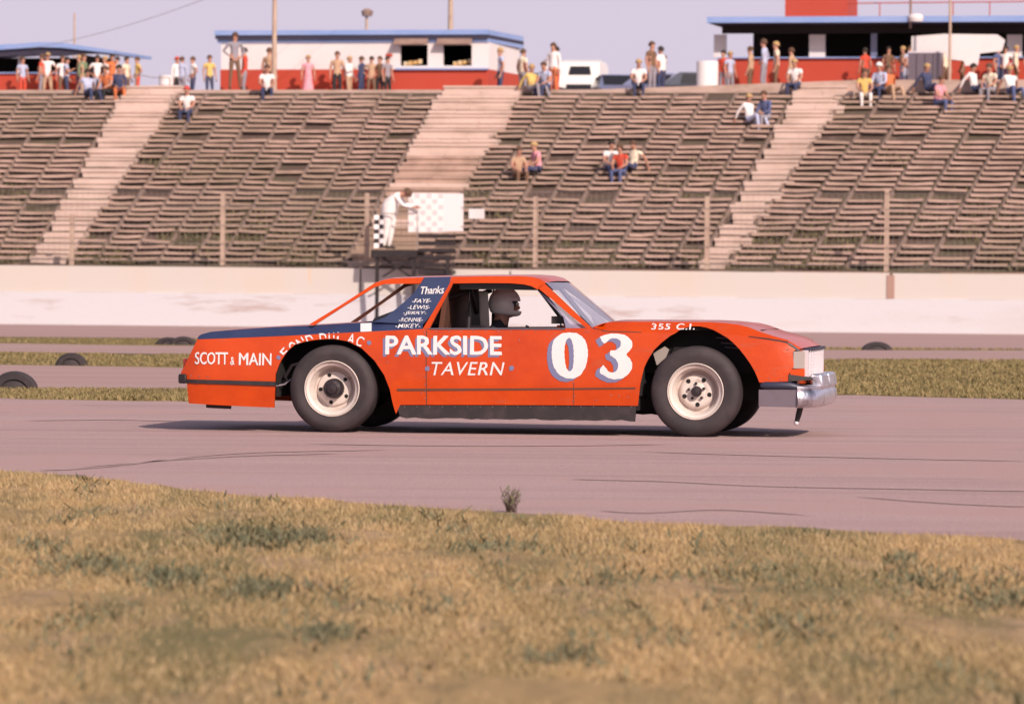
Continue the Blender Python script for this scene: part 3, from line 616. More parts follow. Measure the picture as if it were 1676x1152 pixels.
b = MB(); P0, P1 = Vector(onv(222, 122, 17)), Vector(onv(278, 128, 17)); b.tube([P0, (P0+P1)/2-Vector((0, 0, .04)), P1], .012, 'wire', 5)
for P_ in (P0, P1): b.tube([Vector((P_.x, P_.y, TZ)), P_], .02, 'wire', 6)
o = stand_obj(b, 'rope_barrier'); tag(o, 'low cable across the top of the left stairway', 'rope')

# vehicles beyond the crest
def zcar(v): return np.interp(v, [36, 60, 76], [TZ+.05, 7.9, 8.3])
def car_shape(body, glass, L=4.4, Wd=1.75, H=1.38, van=False):
    root = empty('parked_van' if van else 'parked_car'); m_ = MB()
    if van: sec = [(-L/2, .35, 1.0), (-L/2, 1.0, 1.0), (-L/2+.25, 1.15, .98), (-L/2+.7, H-.12, .93), (-L/2+1.1, H, .88), (L/2-.1, H, .88), (L/2, H-.2, .95), (L/2, .35, 1.0)]
    else: sec = [(-L/2, .3, .92), (-L/2+.02, .72, .95), (-L/2+1.15, .92, 1.0), (-L/2+1.75, H, .76), (-L/2+3.1, H, .76), (L/2-.75, .95, 1.0), (L/2-.02, .85, .95), (L/2, .35, .92)]
    n = len(sec); V = [(x, s*wf*Wd/2, z) for s in (-1, 1) for x, z, wf in sec]
    tr_ = tessellate_polygon([[Vector((x, z, 0)) for x, z, _ in sec]])
    m_.add(V, [tuple(t) for t in tr_]+[tuple(a+n for a in t) for t in tr_]+[(i, (i+1) % n, (i+1) % n+n, i+n) for i in range(n)], body); m_.build('body', root)
    wm = MB(); i0 = 3 if van else 3; a, c_ = sec[2], sec[3]
    x0, zz0, x1, zz1 = a[0], a[1], c_[0], c_[1]; nx_ = -.012
    lo, hi = .12, .9
    P_ = [(x0+(x1-x0)*t+nx_, s*Wd/2*.78, zz0+(zz1-zz0)*t+.012) for t, s in ((lo, -1), (lo, 1), (hi, 1), (hi, -1))]
    if van: P_ = [(-L/2-.015, s*Wd/2*.62, z) for z, s in ((.62, -1), (.62, 1), (1.0, 1), (1.0, -1))]; 
    wm.add(P_+[(p[0]+.01, p[1], p[2]) for p in P_], [(0, 1, 2, 3), (4, 7, 6, 5), (0, 4, 5, 1), (1, 5, 6, 2), (2, 6, 7, 3), (3, 7, 4, 0)], glass)
    wm.build('grille' if van else 'windshield', root)
    for s in (-1, 1):
        gm = MB(); x0, x1 = (-L/2+.9, L/2-.5) if van else (-L/2+1.75, -L/2+3.3); zl, zh = (1.15, H-.15) if van else (.98, H-.06)
        gm.hexa([(x0, s*(Wd/2*.9), zl), (x1, s*(Wd/2*.9), zl), (x1, s*(Wd/2*.75+.012), zh), (x0+.1, s*(Wd/2*.75+.012), zh)], [(x0, s*(Wd/2*1.002), zl), (x1, s*(Wd/2*1.002), zl), (x1, s*(Wd/2*.8+.03), zh), (x0+.1, s*(Wd/2*.8+.03), zh)], glass); gm.build('side_window', root)
        for x in (-L/2+.8, L/2-.8):
            q = MB(); q.lathe([(-.1, 0), (-.1, .3), (.1, .3), (.1, 0)], (x, s*(Wd/2-.08), .31), 'tyre', 20); q.build('wheel', root)
    if van:
        q = MB()
        P_ = [(x0_, s*Wd/2*.80, z) for x0_, z, s in ((-L/2+.38, 1.38, -.7), (-L/2+.38, 1.38, .7), (-L/2+.58, H-.28, .6), (-L/2+.58, H-.28, -.6))]
        q.add([(p[0]-.02, p[1], p[2]+.01) for p in P_]+[(p[0]+.02, p[1], p[2]-.02) for p in P_], [(0, 1, 2, 3), (4, 7, 6, 5), (0, 4, 5, 1), (1, 5, 6, 2), (2, 6, 7, 3), (3, 7, 4, 0)], glass); q.build('windshield', root)
    return root
def place(o, px, v, rz, z=None):
    u_ = onv(px, 130, v)[0]; o.location = W(u_, v, zcar(v) if z is None else z); o.rotation_euler = (0, 0, rz)
vn = car_shape('vanwhite', 'winglass', L=4.6, Wd=1.6, H=2.0, van=True); place(vn, 956, 62, R(84)); tag(vn, 'white van facing the track on the crest between the middle and right huts', 'van')
c1 = car_shape('carblue', 'winglass', H=1.4); place(c1, 1085, 52, R(174)); tag(c1, 'blue grey parked car just left of the white drum', 'car', 'cars parked behind the crest')
c2 = copy_tree(c1); place(c2, 1012, 57, R(96)); tag(c2, 'parked car seen end on just right of the white van', 'car')
c3 = car_shape('cardark', 'winglass', H=1.4); place(c3, 1130, 47, R(4)); tag(c3, 'dark parked car whose roof shows beside the right hut', 'car', 'cars parked behind the crest')
c4 = copy_tree(c3); place(c4, 866, 50, R(170)); tag(c4, 'dark parked car showing right of the middle hut', 'car')

# ------------------------------------------------------------------ people
def skin_body(joints, bones, root, name, classes):
    """joints: name -> (x,y,z,r); bones: (a,b,class); returns mesh with material slots per class"""
    names = list(joints); idx = {n_: i for i, n_ in enumerate(names)}
    me = bpy.data.meshes.new(name+'_rig'); me.from_pydata([joints[n_][:3] for n_ in names], [(idx[a], idx[b_]) for a, b_, _ in bones], [])
    o = bpy.data.objects.new(name+'_rig', me); COL.objects.link(o)
    md = o.modifiers.new('s', 'SKIN'); md.use_smooth_shade = True
    sd = o.modifiers.new('d', 'SUBSURF'); sd.levels = 1; sd.render_levels = 1
    for i, n_ in enumerate(names):
        r_ = joints[n_][3]; r_ = r_ if isinstance(r_, tuple) else (r_, r_)
        me.skin_vertices[0].data[i].radius = r_; me.skin_vertices[0].data[i].use_root = (n_ == root)
    dg = bpy.context.evaluated_depsgraph_get(); ev = o.evaluated_get(dg); out = bpy.data.meshes.new_from_object(ev)
    out.name = name; COL.objects.unlink(o); bpy.data.objects.remove(o)
    out.materials.clear()
    for k in classes: out.materials.append(M['skin'])
    seg = [(Vector(joints[a][:3]), Vector(joints[b_][:3]), classes.index(c_)) for a, b_, c_ in bones]
    for p in out.polygons:
        c_ = p.center; best = (1e9, 0)
        for a, b_, k in seg:
            ab = b_-a; t = max(0, min(1, (c_-a).dot(ab)/max(ab.length_squared, 1e-9))); d = (c_-(a+ab*t)).length
            if d < best[0]: best = (d, k)
        p.material_index = best[1]; p.use_smooth = True
    return out
CL = ['skin', 'shirt', 'trousers', 'shoe', 'sleeve']
def make_pose(name, pelvis, chest, neck, head, sh, el, wr, hip, kn, an, toe, headdir=(0, -1, 0), bulk=1.0):
    """paired joints are given as (left, right)"""
    J = {}; B = []
    def v(t): return Vector(t)
    pv, ch, nk, hd = v(pelvis), v(chest), v(neck), v(head); fd = v(headdir)
    J['pelvis'] = (*pv, (.135*bulk, .11*bulk)); J['spine'] = (*pv.lerp(ch, .5), (.125*bulk, .10*bulk)); J['chest'] = (*ch, (.15*bulk, .115*bulk)); J['neck'] = (*nk, .055)
    upv = (hd-nk).normalized()
    J['jaw'] = (*(hd-upv*.07+fd*.02), (.066, .075)); J['head'] = (*(hd+fd*.0), (.080, .095)); J['crown'] = (*(hd+upv*.075), (.066, .08))
    J['nose'] = (*(hd-upv*.015+fd*.115), .010)
    B += [('pelvis', 'spine', 'shirt'), ('spine', 'chest', 'shirt'), ('chest', 'neck', 'shirt'), ('neck', 'jaw', 'skin'), ('jaw', 'head', 'skin'), ('head', 'crown', 'skin'), ('head', 'nose', 'skin')]
    for i, s in enumerate('lr'):
        a, e, w_ = v(sh[i]), v(el[i]), v(wr[i]); J['sh'+s] = (*a, .062); J['up'+s] = (*a.lerp(e, .45), .05); J['el'+s] = (*e, .042); J['fo'+s] = (*e.lerp(w_, .35), .038); J['wr'+s] = (*w_, .026)
        d = (w_-e).normalized(); side = d.cross(Vector((0, 0, 1))) if abs(d.z) < .8 else d.cross(Vector((1, 0, 0))); side.normalize()
        J['pa'+s] = (*(w_+d*.06), (.036, .02))
        B += [('chest', 'sh'+s, 'shirt'), ('sh'+s, 'up'+s, 'shirt'), ('up'+s, 'el'+s, 'sleeve'), ('el'+s, 'fo'+s, 'sleeve'), ('fo'+s, 'wr'+s, 'sleeve'), ('wr'+s, 'pa'+s, 'skin')]
        curl = Vector((0, -.3, 0))
        for k, (off, ln_) in enumerate(((-.028, .065), (-.01, .078), (.01, .074), (.028, .058))):
            b0 = w_+d*.095+side*off; J['f%s%d' % (s, k)] = (*b0, .011); J['g%s%d' % (s, k)] = (*(b0+(d+curl).normalized()*ln_), .008)
            B += [('pa'+s, 'f%s%d' % (s, k), 'skin'), ('f%s%d' % (s, k), 'g%s%d' % (s, k), 'skin')]
        J['th'+s] = (*(w_+d*.07-side*.055+Vector((0, -.02, 0))), .010); B.append(('pa'+s, 'th'+s, 'skin'))
        h_, k_, n_, t_ = v(hip[i]), v(kn[i]), v(an[i]), v(toe[i])
        J['hp'+s] = (*h_, .088*bulk); J['tg'+s] = (*h_.lerp(k_, .5), .075*bulk); J['kn'+s] = (*k_, .056*(.5+.5*bulk)); J['cf'+s] = (*k_.lerp(n_, .35), .054*(.5+.5*bulk)); J['an'+s] = (*n_, .04); J['to'+s] = (*t_, .036)
        B += [('pelvis', 'hp'+s, 'trousers'), ('hp'+s, 'tg'+s, 'trousers'), ('tg'+s, 'kn'+s, 'trousers'), ('kn'+s, 'cf'+s, 'trousers'), ('cf'+s, 'an'+s, 'trousers'), ('an'+s, 'to'+s, 'shoe')]
    me = skin_body(J, B, 'pelvis', name, CL)
    # hair cap
    hm = MB(); n_ = 12; ax = upv; fx = (fd-ax*fd.dot(ax)).normalized(); sx = ax.cross(fx)
    V = []; Fq = []
    for i in range(7):
        ph = math.pi*.58*i/6
        for j in range(n_):
            t = 2*math.pi*j/n_; back = .5-.5*math.cos(t); rr = .105+.01*back
            lim = ph*(.62+.5*back); V.append(hd+ax*.025+ax*math.cos(lim)*rr*1.08+(fx*math.cos(t)*1.08+sx*math.sin(t)*.92)*math.sin(lim)*rr)
    Fq = [(i*n_+j, i*n_+(j+1) % n_, (i+1)*n_+(j+1) % n_, (i+1)*n_+j) for i in range(6) for j in range(n_)]
    hm.add(V, Fq, 'hair', True); ho = hm.build('hair'); hmesh = ho.data; bpy.data.objects.remove(ho)
    return me, hmesh
P = lambda x, y, z: ((-x, y, z), (x, y, z))
POSE = {}
POSE['stand'] = make_pose('person_standing', (0, 0, .95), (0, .01, 1.30), (0, 0, 1.47), (0, -.015, 1.60), P(.17, .01, 1.40), P(.23, .03, 1.13), P(.24, -.05, .90), P(.09, 0, .88), P(.10, -.03, .50), P(.11, .02, .09), P(.13, -.13, .04))
POSE['hips'] = make_pose('person_hands_on_hips', (0, 0, .95), (0, .01, 1.30), (0, 0, 1.47), (.01, -.015, 1.60), P(.17, .01, 1.40), P(.33, .06, 1.17), P(.19, -.06, 1.03), P(.09, 0, .88), ((-.12, -.02, .50), (.13, -.04, .50)), ((-.14, .02, .09), (.18, .0, .09)), ((-.17, -.12, .04), (.23, -.13, .04)))
POSE['drink'] = make_pose('person_arm_raised', (0, 0, .95), (.01, .01, 1.30), (.01, 0, 1.47), (.01, -.02, 1.60), P(.17, .01, 1.40), ((-.22, -.05, 1.14), (.24, .02, 1.13)), ((-.10, -.25, 1.25), (.22, -.10, .92)), P(.09, 0, .88), ((-.10, -.04, .50), (.11, -.01, .50)), ((-.10, -.02, .09), (.13, .08, .09)), ((-.12, -.16, .04), (.17, -.06, .04)))
POSE['sit'] = make_pose('person_sitting', (0, 0, .10), (0, -.06, .45), (0, -.10, .61), (0, -.14, .74), P(.17, -.07, .55), P(.22, -.16, .30), P(.13, -.34, .22), P(.09, -.02, .08), ((-.14, -.42, .14), (.13, -.42, .13)), ((-.12, -.38, -.28), (.13, -.42, -.28)), ((-.14, -.52, -.33), (.15, -.56, -.33)))
POSE['lean'] = make_pose('person_reclining', (0, 0, .10), (-.02, .10, .42), (-.03, .10, .58), (-.03, .06, .71), P(.17, .12, .52), ((-.25, .26, .34), (.26, .24, .34)), ((-.28, .34, .14), (.28, .33, .14)), P(.09, -.02, .08), ((-.10, -.36, .24), (.16, -.40, .18)), ((-.10, -.46, -.22), (.22, -.58, -.22)), ((-.12, -.60, -.26), (.24, -.72, -.26)))
CLOTH = {}
def cloth(c_):
    if c_ not in CLOTH: CLOTH[c_] = mat('cloth_%s' % c_.replace(' ', '_'), {
        'white': (.78, .70, .69), 'black': (.02, .018, .022), 'navy': (.035, .045, .11), 'blue': (.08, .10, .22), 'red': (.55, .06, .03), 'orange': (.58, .15, .05), 'yellow': (.62, .42, .13),
        'pink': (.75, .30, .36), 'grey': (.26, .23, .27), 'brown': (.16, .085, .05), 'tan': (.46, .29, .19), 'green': (.17, .22, .12), 'pale blue': (.42, .44, .60), 'cream': (.72, .60, .46)}[c_], 0.9, noise=(7, {'white': (.55, .48, .48), 'black': (.04, .03, .04)}.get(c_, (.16, .11, .10)), .50, .85, I3))
    return CLOTH[c_]
def hairmat(h):
    key = 'h_'+h
    if key not in CLOTH: CLOTH[key] = mat('hair_'+h, {'dark': (.03, .018, .015), 'brown': (.10, .05, .03), 'blond': (.42, .26, .12), 'cap white': (.75, .68, .66), 'cap red': (.5, .05, .04)}[h], .85)
    return CLOTH[key]
def person(pose, loc, rz, scale, shirt, trousers, hair, label, group=None, name='person'):
    me, hm = POSE[pose]; o = bpy.data.objects.new(name, me); COL.objects.link(o)
    o.location = loc; o.rotation_euler = (0, 0, rz); o.scale = (scale,)*3
    for i, mt in enumerate((M['skin'], cloth(shirt), cloth(trousers), M['shoe'], cloth(shirt) if (pose == 'flag' or random.random() < .35) else M['skin'])): o.material_slots[i].link = 'OBJECT'; o.material_slots[i].material = mt
    h = bpy.data.objects.new('hair' if 'cap' not in hair else 'cap', hm); COL.objects.link(h); h.parent = o
    h.material_slots[0].link = 'OBJECT'; h.material_slots[0].material = hairmat(hair)
    tag(o, label, 'person', group); return o
G1 = 'spectators along the crest of the stand'
def crest(px, py, pose, shirt, trousers, hair, label, rz=0.0):
    """standing on the terrace: depth chosen so that the head reaches py with a body of about 1.7 m"""
    best = None
    for v in np.arange(16.8, 26.4, .3):
        q_ = onv(px, py, v); h = q_[2]-TZu(q_[0])
        d = abs(h-1.70)
        if best is None or d < best[0]: best = (d, v, h)
    _, v, h = best; h = max(1.45, min(1.86, h)); u_ = onv(px, 140, v)[0]
    return person(pose, W(u_+random.gauss(0, .07), v, TZu(u_)), -A12+rz*1.5+random.gauss(0, .5), h/1.70, shirt, trousers, hair, label, G1)
for a in [
    (38, 98, 'stand', 'pale blue', 'red', 'brown', 'person in pale blue shirt at the far left under the left hut roof', .3),
    (66, 90, 'stand', 'red', 'grey', 'brown', 'person in red shirt under the left hut roof', -.9),
    (80, 88, 'hips', 'white', 'tan', 'blond', 'person in white shirt with hands on hips under the left hut roof', .4),
    (98, 93, 'stand', 'white', 'brown', 'brown', 'person in loose white shirt and brown trousers at the front of the left hut', .2),
    (112, 96, 'drink', 'pale blue', 'navy', 'dark', 'person in pale blue top raising a hand at the left hut', .8),
    (131, 92, 'stand', 'tan', 'navy', 'blond', 'person in tan shirt and navy trousers beside the left hut corner', -.4),
    (142, 90, 'stand', 'green', 'tan', 'brown', 'person in green shirt at the right corner of the left hut', 1.2),
    (157, 92, 'hips', 'white', 'pale blue', 'dark', 'person in white shirt with elbows out right of the left hut', .1),
    (170, 94, 'stand', 'white', 'red', 'blond', 'person in white shirt and red trousers next to the orange shirt', -1.0),
    (184, 90, 'drink', 'orange', 'black', 'dark', 'person in bright orange shirt right of the left hut', .6),
    (199, 96, 'stand', 'white', 'navy', 'dark', 'person in white shirt and navy trousers right of the orange shirt', -.5),
    (212, 100, 'stand', 'cream', 'brown', 'dark', 'person in cream shirt near the top of the left stairway', .9),
    (226, 106, 'hips', 'yellow', 'red', 'brown', 'person in yellow shirt, last of the left crowd before the stairway', -.2),
    (286, 101, 'stand', 'white', 'black', 'cap red', 'person in white shirt and black trousers alone above the left stairway', .4),
    (299, 104, 'stand', 'pale blue', 'grey', 'brown', 'person in pale blue right behind the white drum', 1.9),
    (322, 96, 'hips', 'white', 'navy', 'brown', 'person in white shirt left of the middle hut', -.6),
    (338, 92, 'stand', 'yellow', 'navy', 'brown', 'person in yellow shirt left of the middle hut', .5),
    (385, 55, 'hips', 'grey', 'brown', 'brown', 'tall person in grey shirt with hands on hips before the middle hut', .3),
    (402, 80, 'stand', 'red', 'grey', 'dark', 'person in red shirt beside the tall grey figure', -.5),
    (439, 80, 'stand', 'tan', 'brown', 'brown', 'person in tan shirt standing just left of the thick pole', 1.4),
    (508, 92, 'stand', 'pink', 'pink', 'blond', 'person all in pink wearing a long dress before the middle hut', .1),
    (552, 86, 'stand', 'tan', 'black', 'brown', 'person in tan shirt before the middle hut wall', .7),
    (570, 104, 'drink', 'white', 'tan', 'blond', 'person in white shirt leaning forward before the middle hut', 1.1),
    (590, 106, 'stand', 'navy', 'navy', 'brown', 'person in navy shirt before the middle hut wall', -.8),
    (604, 100, 'hips', 'tan', 'brown', 'dark', 'person in tan shirt with elbows out left of the shutters', .2),
    (620, 104, 'stand', 'brown', 'black', 'brown', 'person in brown shirt near the left shutter of the middle hut', -.3),
    (635, 102, 'stand', 'grey', 'black', 'dark', 'person in grey shirt directly left of the left shutter', 1.0),
    (823, 80, 'stand', 'pale blue', 'navy', 'blond', 'person in pale blue shirt at the receding end wall of the middle hut', -1.2),
    (853, 82, 'stand', 'cream', 'grey', 'brown', 'slim person in cream shirt just past the end of the middle hut', 1.5),
    (908, 72, 'stand', 'white', 'orange', 'brown', 'person in white shirt and orange trousers left of the white van', .3),
    (914, 78, 'drink', 'white', 'red', 'dark', 'person in white shirt and red trousers hidden partly behind another near the van', -.9),
    (1068, 70, 'stand', 'brown', 'grey', 'brown', 'taller person of the pair standing between the van and the right hut', .8),
    (1082, 78, 'drink', 'white', 'navy', 'dark', 'person in white shirt of the pair standing between the van and the right hut', -1.3),
    (1184, 84, 'stand', 'red', 'grey', 'dark', 'person in red shirt at the left end of the right hut', .2),
    (1196, 86, 'stand', 'pale blue', 'grey', 'blond', 'person in pale blue at the left end of the right hut', .9),
    (1233, 78, 'stand', 'tan', 'brown', 'brown', 'person in tan shirt at the counter of the right hut', 3.0),
    (1248, 66, 'hips', 'pale blue', 'grey', 'brown', 'tall person in pale blue shirt at the counter of the right hut', 2.8),
    (1273, 70, 'stand', 'cream', 'brown', 'blond', 'person in cream shirt at the counter left of the white pillar', 3.3),
    (1292, 80, 'stand', 'tan', 'brown', 'brown', 'person in tan shirt nearest the white pillar', -.8),
    (1410, 96, 'stand', 'red', 'brown', 'dark', 'person in red shirt in front of the red counter wall', 2.4),
    (1452, 90, 'stand', 'brown', 'brown', 'dark', 'person in dark brown against the red counter wall', .4),
    (1476, 80, 'drink', 'tan', 'pale blue', 'blond', 'person in tan shirt just left of the white board', -.4),
    (1488, 90, 'hips', 'pale blue', 'grey', 'brown', 'person in pale blue with elbows out by the grey cabinet', .6),
    (1552, 96, 'stand', 'cream', 'brown', 'brown', 'person in cream shirt below the white board', .2),
    (1572, 98, 'stand', 'orange', 'brown', 'dark', 'person in orange shirt below the white board', -.6),
    (1634, 78, 'stand', 'blue', 'navy', 'brown', 'person in blue shirt right of the white board', .5),
    (1648, 84, 'hips', 'white', 'navy', 'dark', 'person in white shirt with elbows out right of the white board', -.3),
    (1662, 76, 'stand', 'cream', 'brown', 'blond', 'person in cream shirt near the right end of the crest', 1.1),
    (1680, 84, 'stand', 'navy', 'black', 'brown', 'person in navy shirt at the right end of the crest', .2)]:
    o = crest(*a)
    if 'dress' in a[6]:
        dm = MB(); dm.lathe([(.12, .27), (.35, .235), (.7, .17), (.95, .125), (1.05, .135), (1.10, .13)], (0, 0, 0), 'skin', 18, axis='z'); d_ = dm.build('dress', o); d_.data.materials.clear(); d_.data.materials.append(cloth('pink'))
G2 = 'spectators sitting on the stand'
def sitter(px, py, pose, shirt, trousers, hair, label, rz=0.0, sc_=1.0, crestv=None):
    if crestv is None:
        u_, v_, z_ = onslope(px, py); loc = W(u_, v_+.1, zs(v_)+.12)
    else:
        u_, v_, z_ = onv(px, py, crestv); loc = W(u_, crestv, TZ+.03)
    return person(pose, loc, -A12+rz, sc_, shirt, trousers, hair, label, G2)
for a in [
    (306, 196, 'sit', 'white', 'navy', 'cap red', 'person in white shirt and navy trousers seated alone right of the left stairway'),
    (1228, 208, 'lean', 'white', 'pale blue', 'blond', 'person in white leaning back left of the right stairway', .9),
    (1254, 205, 'sit', 'blue', 'grey', 'brown', 'person in blue shirt seated beside the one leaning back, left of the right stairway', -.5),
    (845, 298, 'sit', 'tan', 'brown', 'brown', 'person in tan shirt seated in the middle section above the small white sign', .6),
    (880, 290, 'sit', 'pink', 'navy', 'blond', 'person in pink shirt and navy trousers seated in the middle section', -.9),
    (997, 288, 'sit', 'white', 'navy', 'dark', 'person in white shirt, left one of the trio in the middle section', .5),
    (1016, 294, 'sit', 'red', 'blue', 'brown', 'person in red shirt, lowest of the trio in the middle section', -.2),
    (1034, 286, 'lean', 'cream', 'navy', 'brown', 'person in cream shirt, right one of the trio in the middle section', -.6),
    (872, 158, 'lean', 'yellow', 'grey', 'blond', 'person in yellow top reclining at the top right of the middle stairway', .8),
    (893, 156, 'sit', 'pale blue', 'navy', 'brown', 'person in pale blue seated at the top right of the middle stairway', -.4),
    (1044, 152, 'sit', 'white', 'navy', 'blond', 'person in white shirt seated at the crest between the van and the car', .2),
    (1413, 168, 'sit', 'yellow', 'white', 'brown', 'person in yellow shirt and white trousers seated right of the right stairway top', .3),
    (1441, 158, 'sit', 'pale blue', 'navy', 'cap white', 'person in pale blue shirt and white cap seated near the yellow shirt', -.3),
    (1456, 160, 'lean', 'orange', 'tan', 'brown', 'person in orange top seated right of the white cap', .6),
    (1520, 158, 'lean', 'navy', 'navy', 'blond', 'person in navy leaning back at the crest below the grey cabinet', .9),
    (1534, 180, 'sit', 'pink', 'blue', 'brown', 'person in pink shirt and blue trousers sitting a few rows below the crest', 1.0),
    (1596, 158, 'lean', 'white', 'navy', 'dark', 'person in white shirt reclining at the crest right of the navy figure', 1.1),
    (1622, 160, 'sit', 'cream', 'grey', 'brown', 'person in cream shirt seated at the crest near the right end', -.4),
    (1655, 162, 'lean', 'white', 'blue', 'blond', 'person in white shirt and blue trousers at the right end of the crest', .5),
    (144, 165, 'lean', 'pale blue', 'navy', 'dark', 'person in pale blue reclining at the crest below the left hut', .7),
    (175, 162, 'sit', 'orange', 'black', 'brown', 'person in orange shirt seated at the crest left of the left stairway', -.3),
    (192, 160, 'sit', 'navy', 'orange', 'dark', 'person in navy shirt and orange trousers seated nearest the left stairway', .4),
    (435, 160, 'sit', 'white', 'navy', 'brown', 'person in white shirt seated at the crest beneath the thick pole', .3),
    (1302, 152, 'sit', 'white', 'navy', 'blond', 'person in white shirt seated at the crest before the white pillar', -.2)]:
    sitter(*a)
# flagman, leaning over the rail of the flag stand
FV = -0.35
POSE['flag'] = make_pose('person_leaning_over_rail', (0, 0, .92), (.12, 0, 1.20), (.27, 0, 1.26), (.40, 0, 1.27), ((.17, .17, 1.22), (.19, -.17, 1.22)), ((.36, .22, 1.02), (.38, -.22, 1.0)), ((.58, .16, .98), (.58, -.16, .96)), ((0, .09, .86), (0, -.09, .86)), ((.04, .11, .48), (-.02, -.12, .48)), ((-.02, .12, .08), (-.08, -.13, .08)), ((.14, .13, .04), (.08, -.15, .04)), headdir=(1, 0, -.15), bulk=2.0)
fz = onv(650, 409, FV)[2]; uf = onv(637, 400, FV)[0]
person('flag', W(uf-.02, FV, fz), -A12, 1.17, 'white', 'white', 'brown', 'flagman all in white leaning forward on the flag stand', None)
fs_ = root_at('flag_stand', 0, 0, 0); tag(fs_, 'dark raised starter stand with a white checked board, above the barrier wall', 'platform')
q0, q1 = onv(613, 410, FV)[0], onv(742, 410, FV)[0]; qm = onv(688, 410, FV)[0]
b = MB(); ub(b, q0, qm, FV-.4, FV+.45, fz-.20, fz-.005, 'black'); b.build('platform', fs_)
for u_ in (q0+.15, qm-.1, q1-.08):
    b = MB(); ub(b, u_-.045, u_+.045, FV-.35, FV-.27, .02, fz-.2, 'black'); b.build('leg', fs_)
b = MB()
for i in range(7): ub(b, qm+.01, q1, FV-.30+.02*(i % 2), FV+.3, fz+.42-i*.19-.10, fz+.42-i*.19, 'black')
b.build('ladder', fs_)
b = MB(); b.hexa([(q0+.25, FV-.3, 1.35), (q0+.34, FV-.3, 1.35), (qm-.1, FV-.3, fz-.2), (qm-.2, FV-.3, fz-.2)], [(q0+.25, FV-.24, 1.35), (q0+.34, FV-.24, 1.35), (qm-.1, FV-.24, fz-.2), (qm-.2, FV-.24, fz-.2)], 'black')
b.hexa([(qm-.25, FV-.2, 1.35), (qm-.16, FV-.2, 1.35), (q0+.3, FV-.2, fz-.2), (q0+.2, FV-.2, fz-.2)], [(qm-.25, FV-.14, 1.35), (qm-.16, FV-.14, 1.35), (q0+.3, FV-.14, fz-.2), (q0+.2, FV-.14, fz-.2)], 'black'); b.build('brace', fs_)
bz0, bz1 = onv(700, 380, FV)[2], onv(700, 316, FV)[2]; bu0, bu1, bu2 = onv(664, 350, FV)[0], onv(722, 350, FV)[0], onv(748, 350, FV)[0]
b = MB(); ub(b, bu0, bu1, FV+.30, FV+.34, bz0, bz1, 'checkw')
nc, nr_ = 6, 7
for i in range(nc):
    for j in range(nr_):
        if (i+j) % 2: a, c_ = bu0+(bu1-bu0)*i/nc, bu0+(bu1-bu0)*(i+1)/nc; z_ = bz0+(bz1-bz0)*j/nr_; ub(b, a+.015, c_-.015, FV+.296, FV+.30, z_+.015, z_+(bz1-bz0)/nr_-.015, 'checkg')
b.build('checked_board', fs_)
b = MB(); b.hexa([(bu1, FV+.30, bz0+.02), (bu2, FV+.75, bz0+.04), (bu2, FV+.79, bz0+.04), (bu1, FV+.34, bz0+.02)], [(bu1, FV+.30, bz1), (bu2, FV+.75, bz1), (bu2, FV+.79, bz1), (bu1, FV+.34, bz1)], 'checkg'); b.build('side_board', fs_)
b = MB(); b.tube([(q0, FV-.36, fz), (q0, FV-.36, fz+.95), (qm, FV-.36, fz+.95), (qm, FV-.36, fz)], .018, 'wire', 6); b.build('rail', fs_)
# checkered flag hanging at his left
b = MB(); a0 = onv(613, 352, FV-.40); a1 = onv(628, 406, FV-.40); nx_, nz_ = 4, 7
for i in range(nx_):
    for j in range(nz_):
        k = 'checkb' if (i//2+j) % 2 else 'checkw'; xa = a0[0]+(a1[0]-a0[0])*i/nx_; xb = a0[0]+(a1[0]-a0[0])*(i+1)/nx_; za = a0[2]+(a1[2]-a0[2])*j/nz_; zb = a0[2]+(a1[2]-a0[2])*(j+1)/nz_
        f_ = lambda x: FV-.42+.02*math.sin(x*25); b.hexa([(xa, f_(xa), za), (xb, f_(xb), za), (xb, f_(xb)+.004, za), (xa, f_(xa)+.004, za)], [(xa, f_(xa), zb), (xb, f_(xb), zb), (xb, f_(xb)+.004, zb), (xa, f_(xa)+.004, zb)], k)
o = stand_obj(b, 'checkered_flag'); tag(o, 'black and white checkered flag hanging at the left end of the flag stand', 'flag')
b = MB(); q = onv(780, 350, .30); ub(b, q[0]-.21, q[0]+.21, .30, .33, q[2]-.13, q[2]+.13, 'hutwhite'); o = stand_obj(b, 'fence_sign'); tag(o, 'small blank white sign hanging on the catch fence right of the flag stand', 'sign')

# ------------------------------------------------------------------ the race car
YAW = R(-9.0)
CO = Vector((0.164, 40.14, 0.006)); cu = Vector((math.cos(YAW), math.sin(YAW), 0)); cw = Vector((-math.sin(YAW), math.cos(YAW), 0))
camL = Vector(((CAM-CO).dot(cu), (CAM-CO).dot(cw), CAM.z-CO.z))
def cray(px, py): d = ray(px, py); return Vector((d.dot(cu), d.dot(cw), d.z))
def at(px, py, y):
    d = cray(px, py); t = (y-camL.y)/d.y; return camL+d*t          # point of the car frame on its lengthwise plane y
def X_(px, y=-.95): return at(px, 600, y).x
def Z_(py, px=838, y=-.95): return at(px, py, y).z
CREASE = [(296, 557), (323, 555.5), (462, 550), (587, 543.5), (692, 538.5), (965, 537), (1000, 543), (1190, 547), (1256, 555), (1292, 561), (1311, 575), (1330, 590)]
CRX = [at(x, y, -.945).x for x, y in CREASE]; CRZ = [at(x, y, -.945).z for x, y in CREASE]
XF, XR = X_(1250), X_(345)
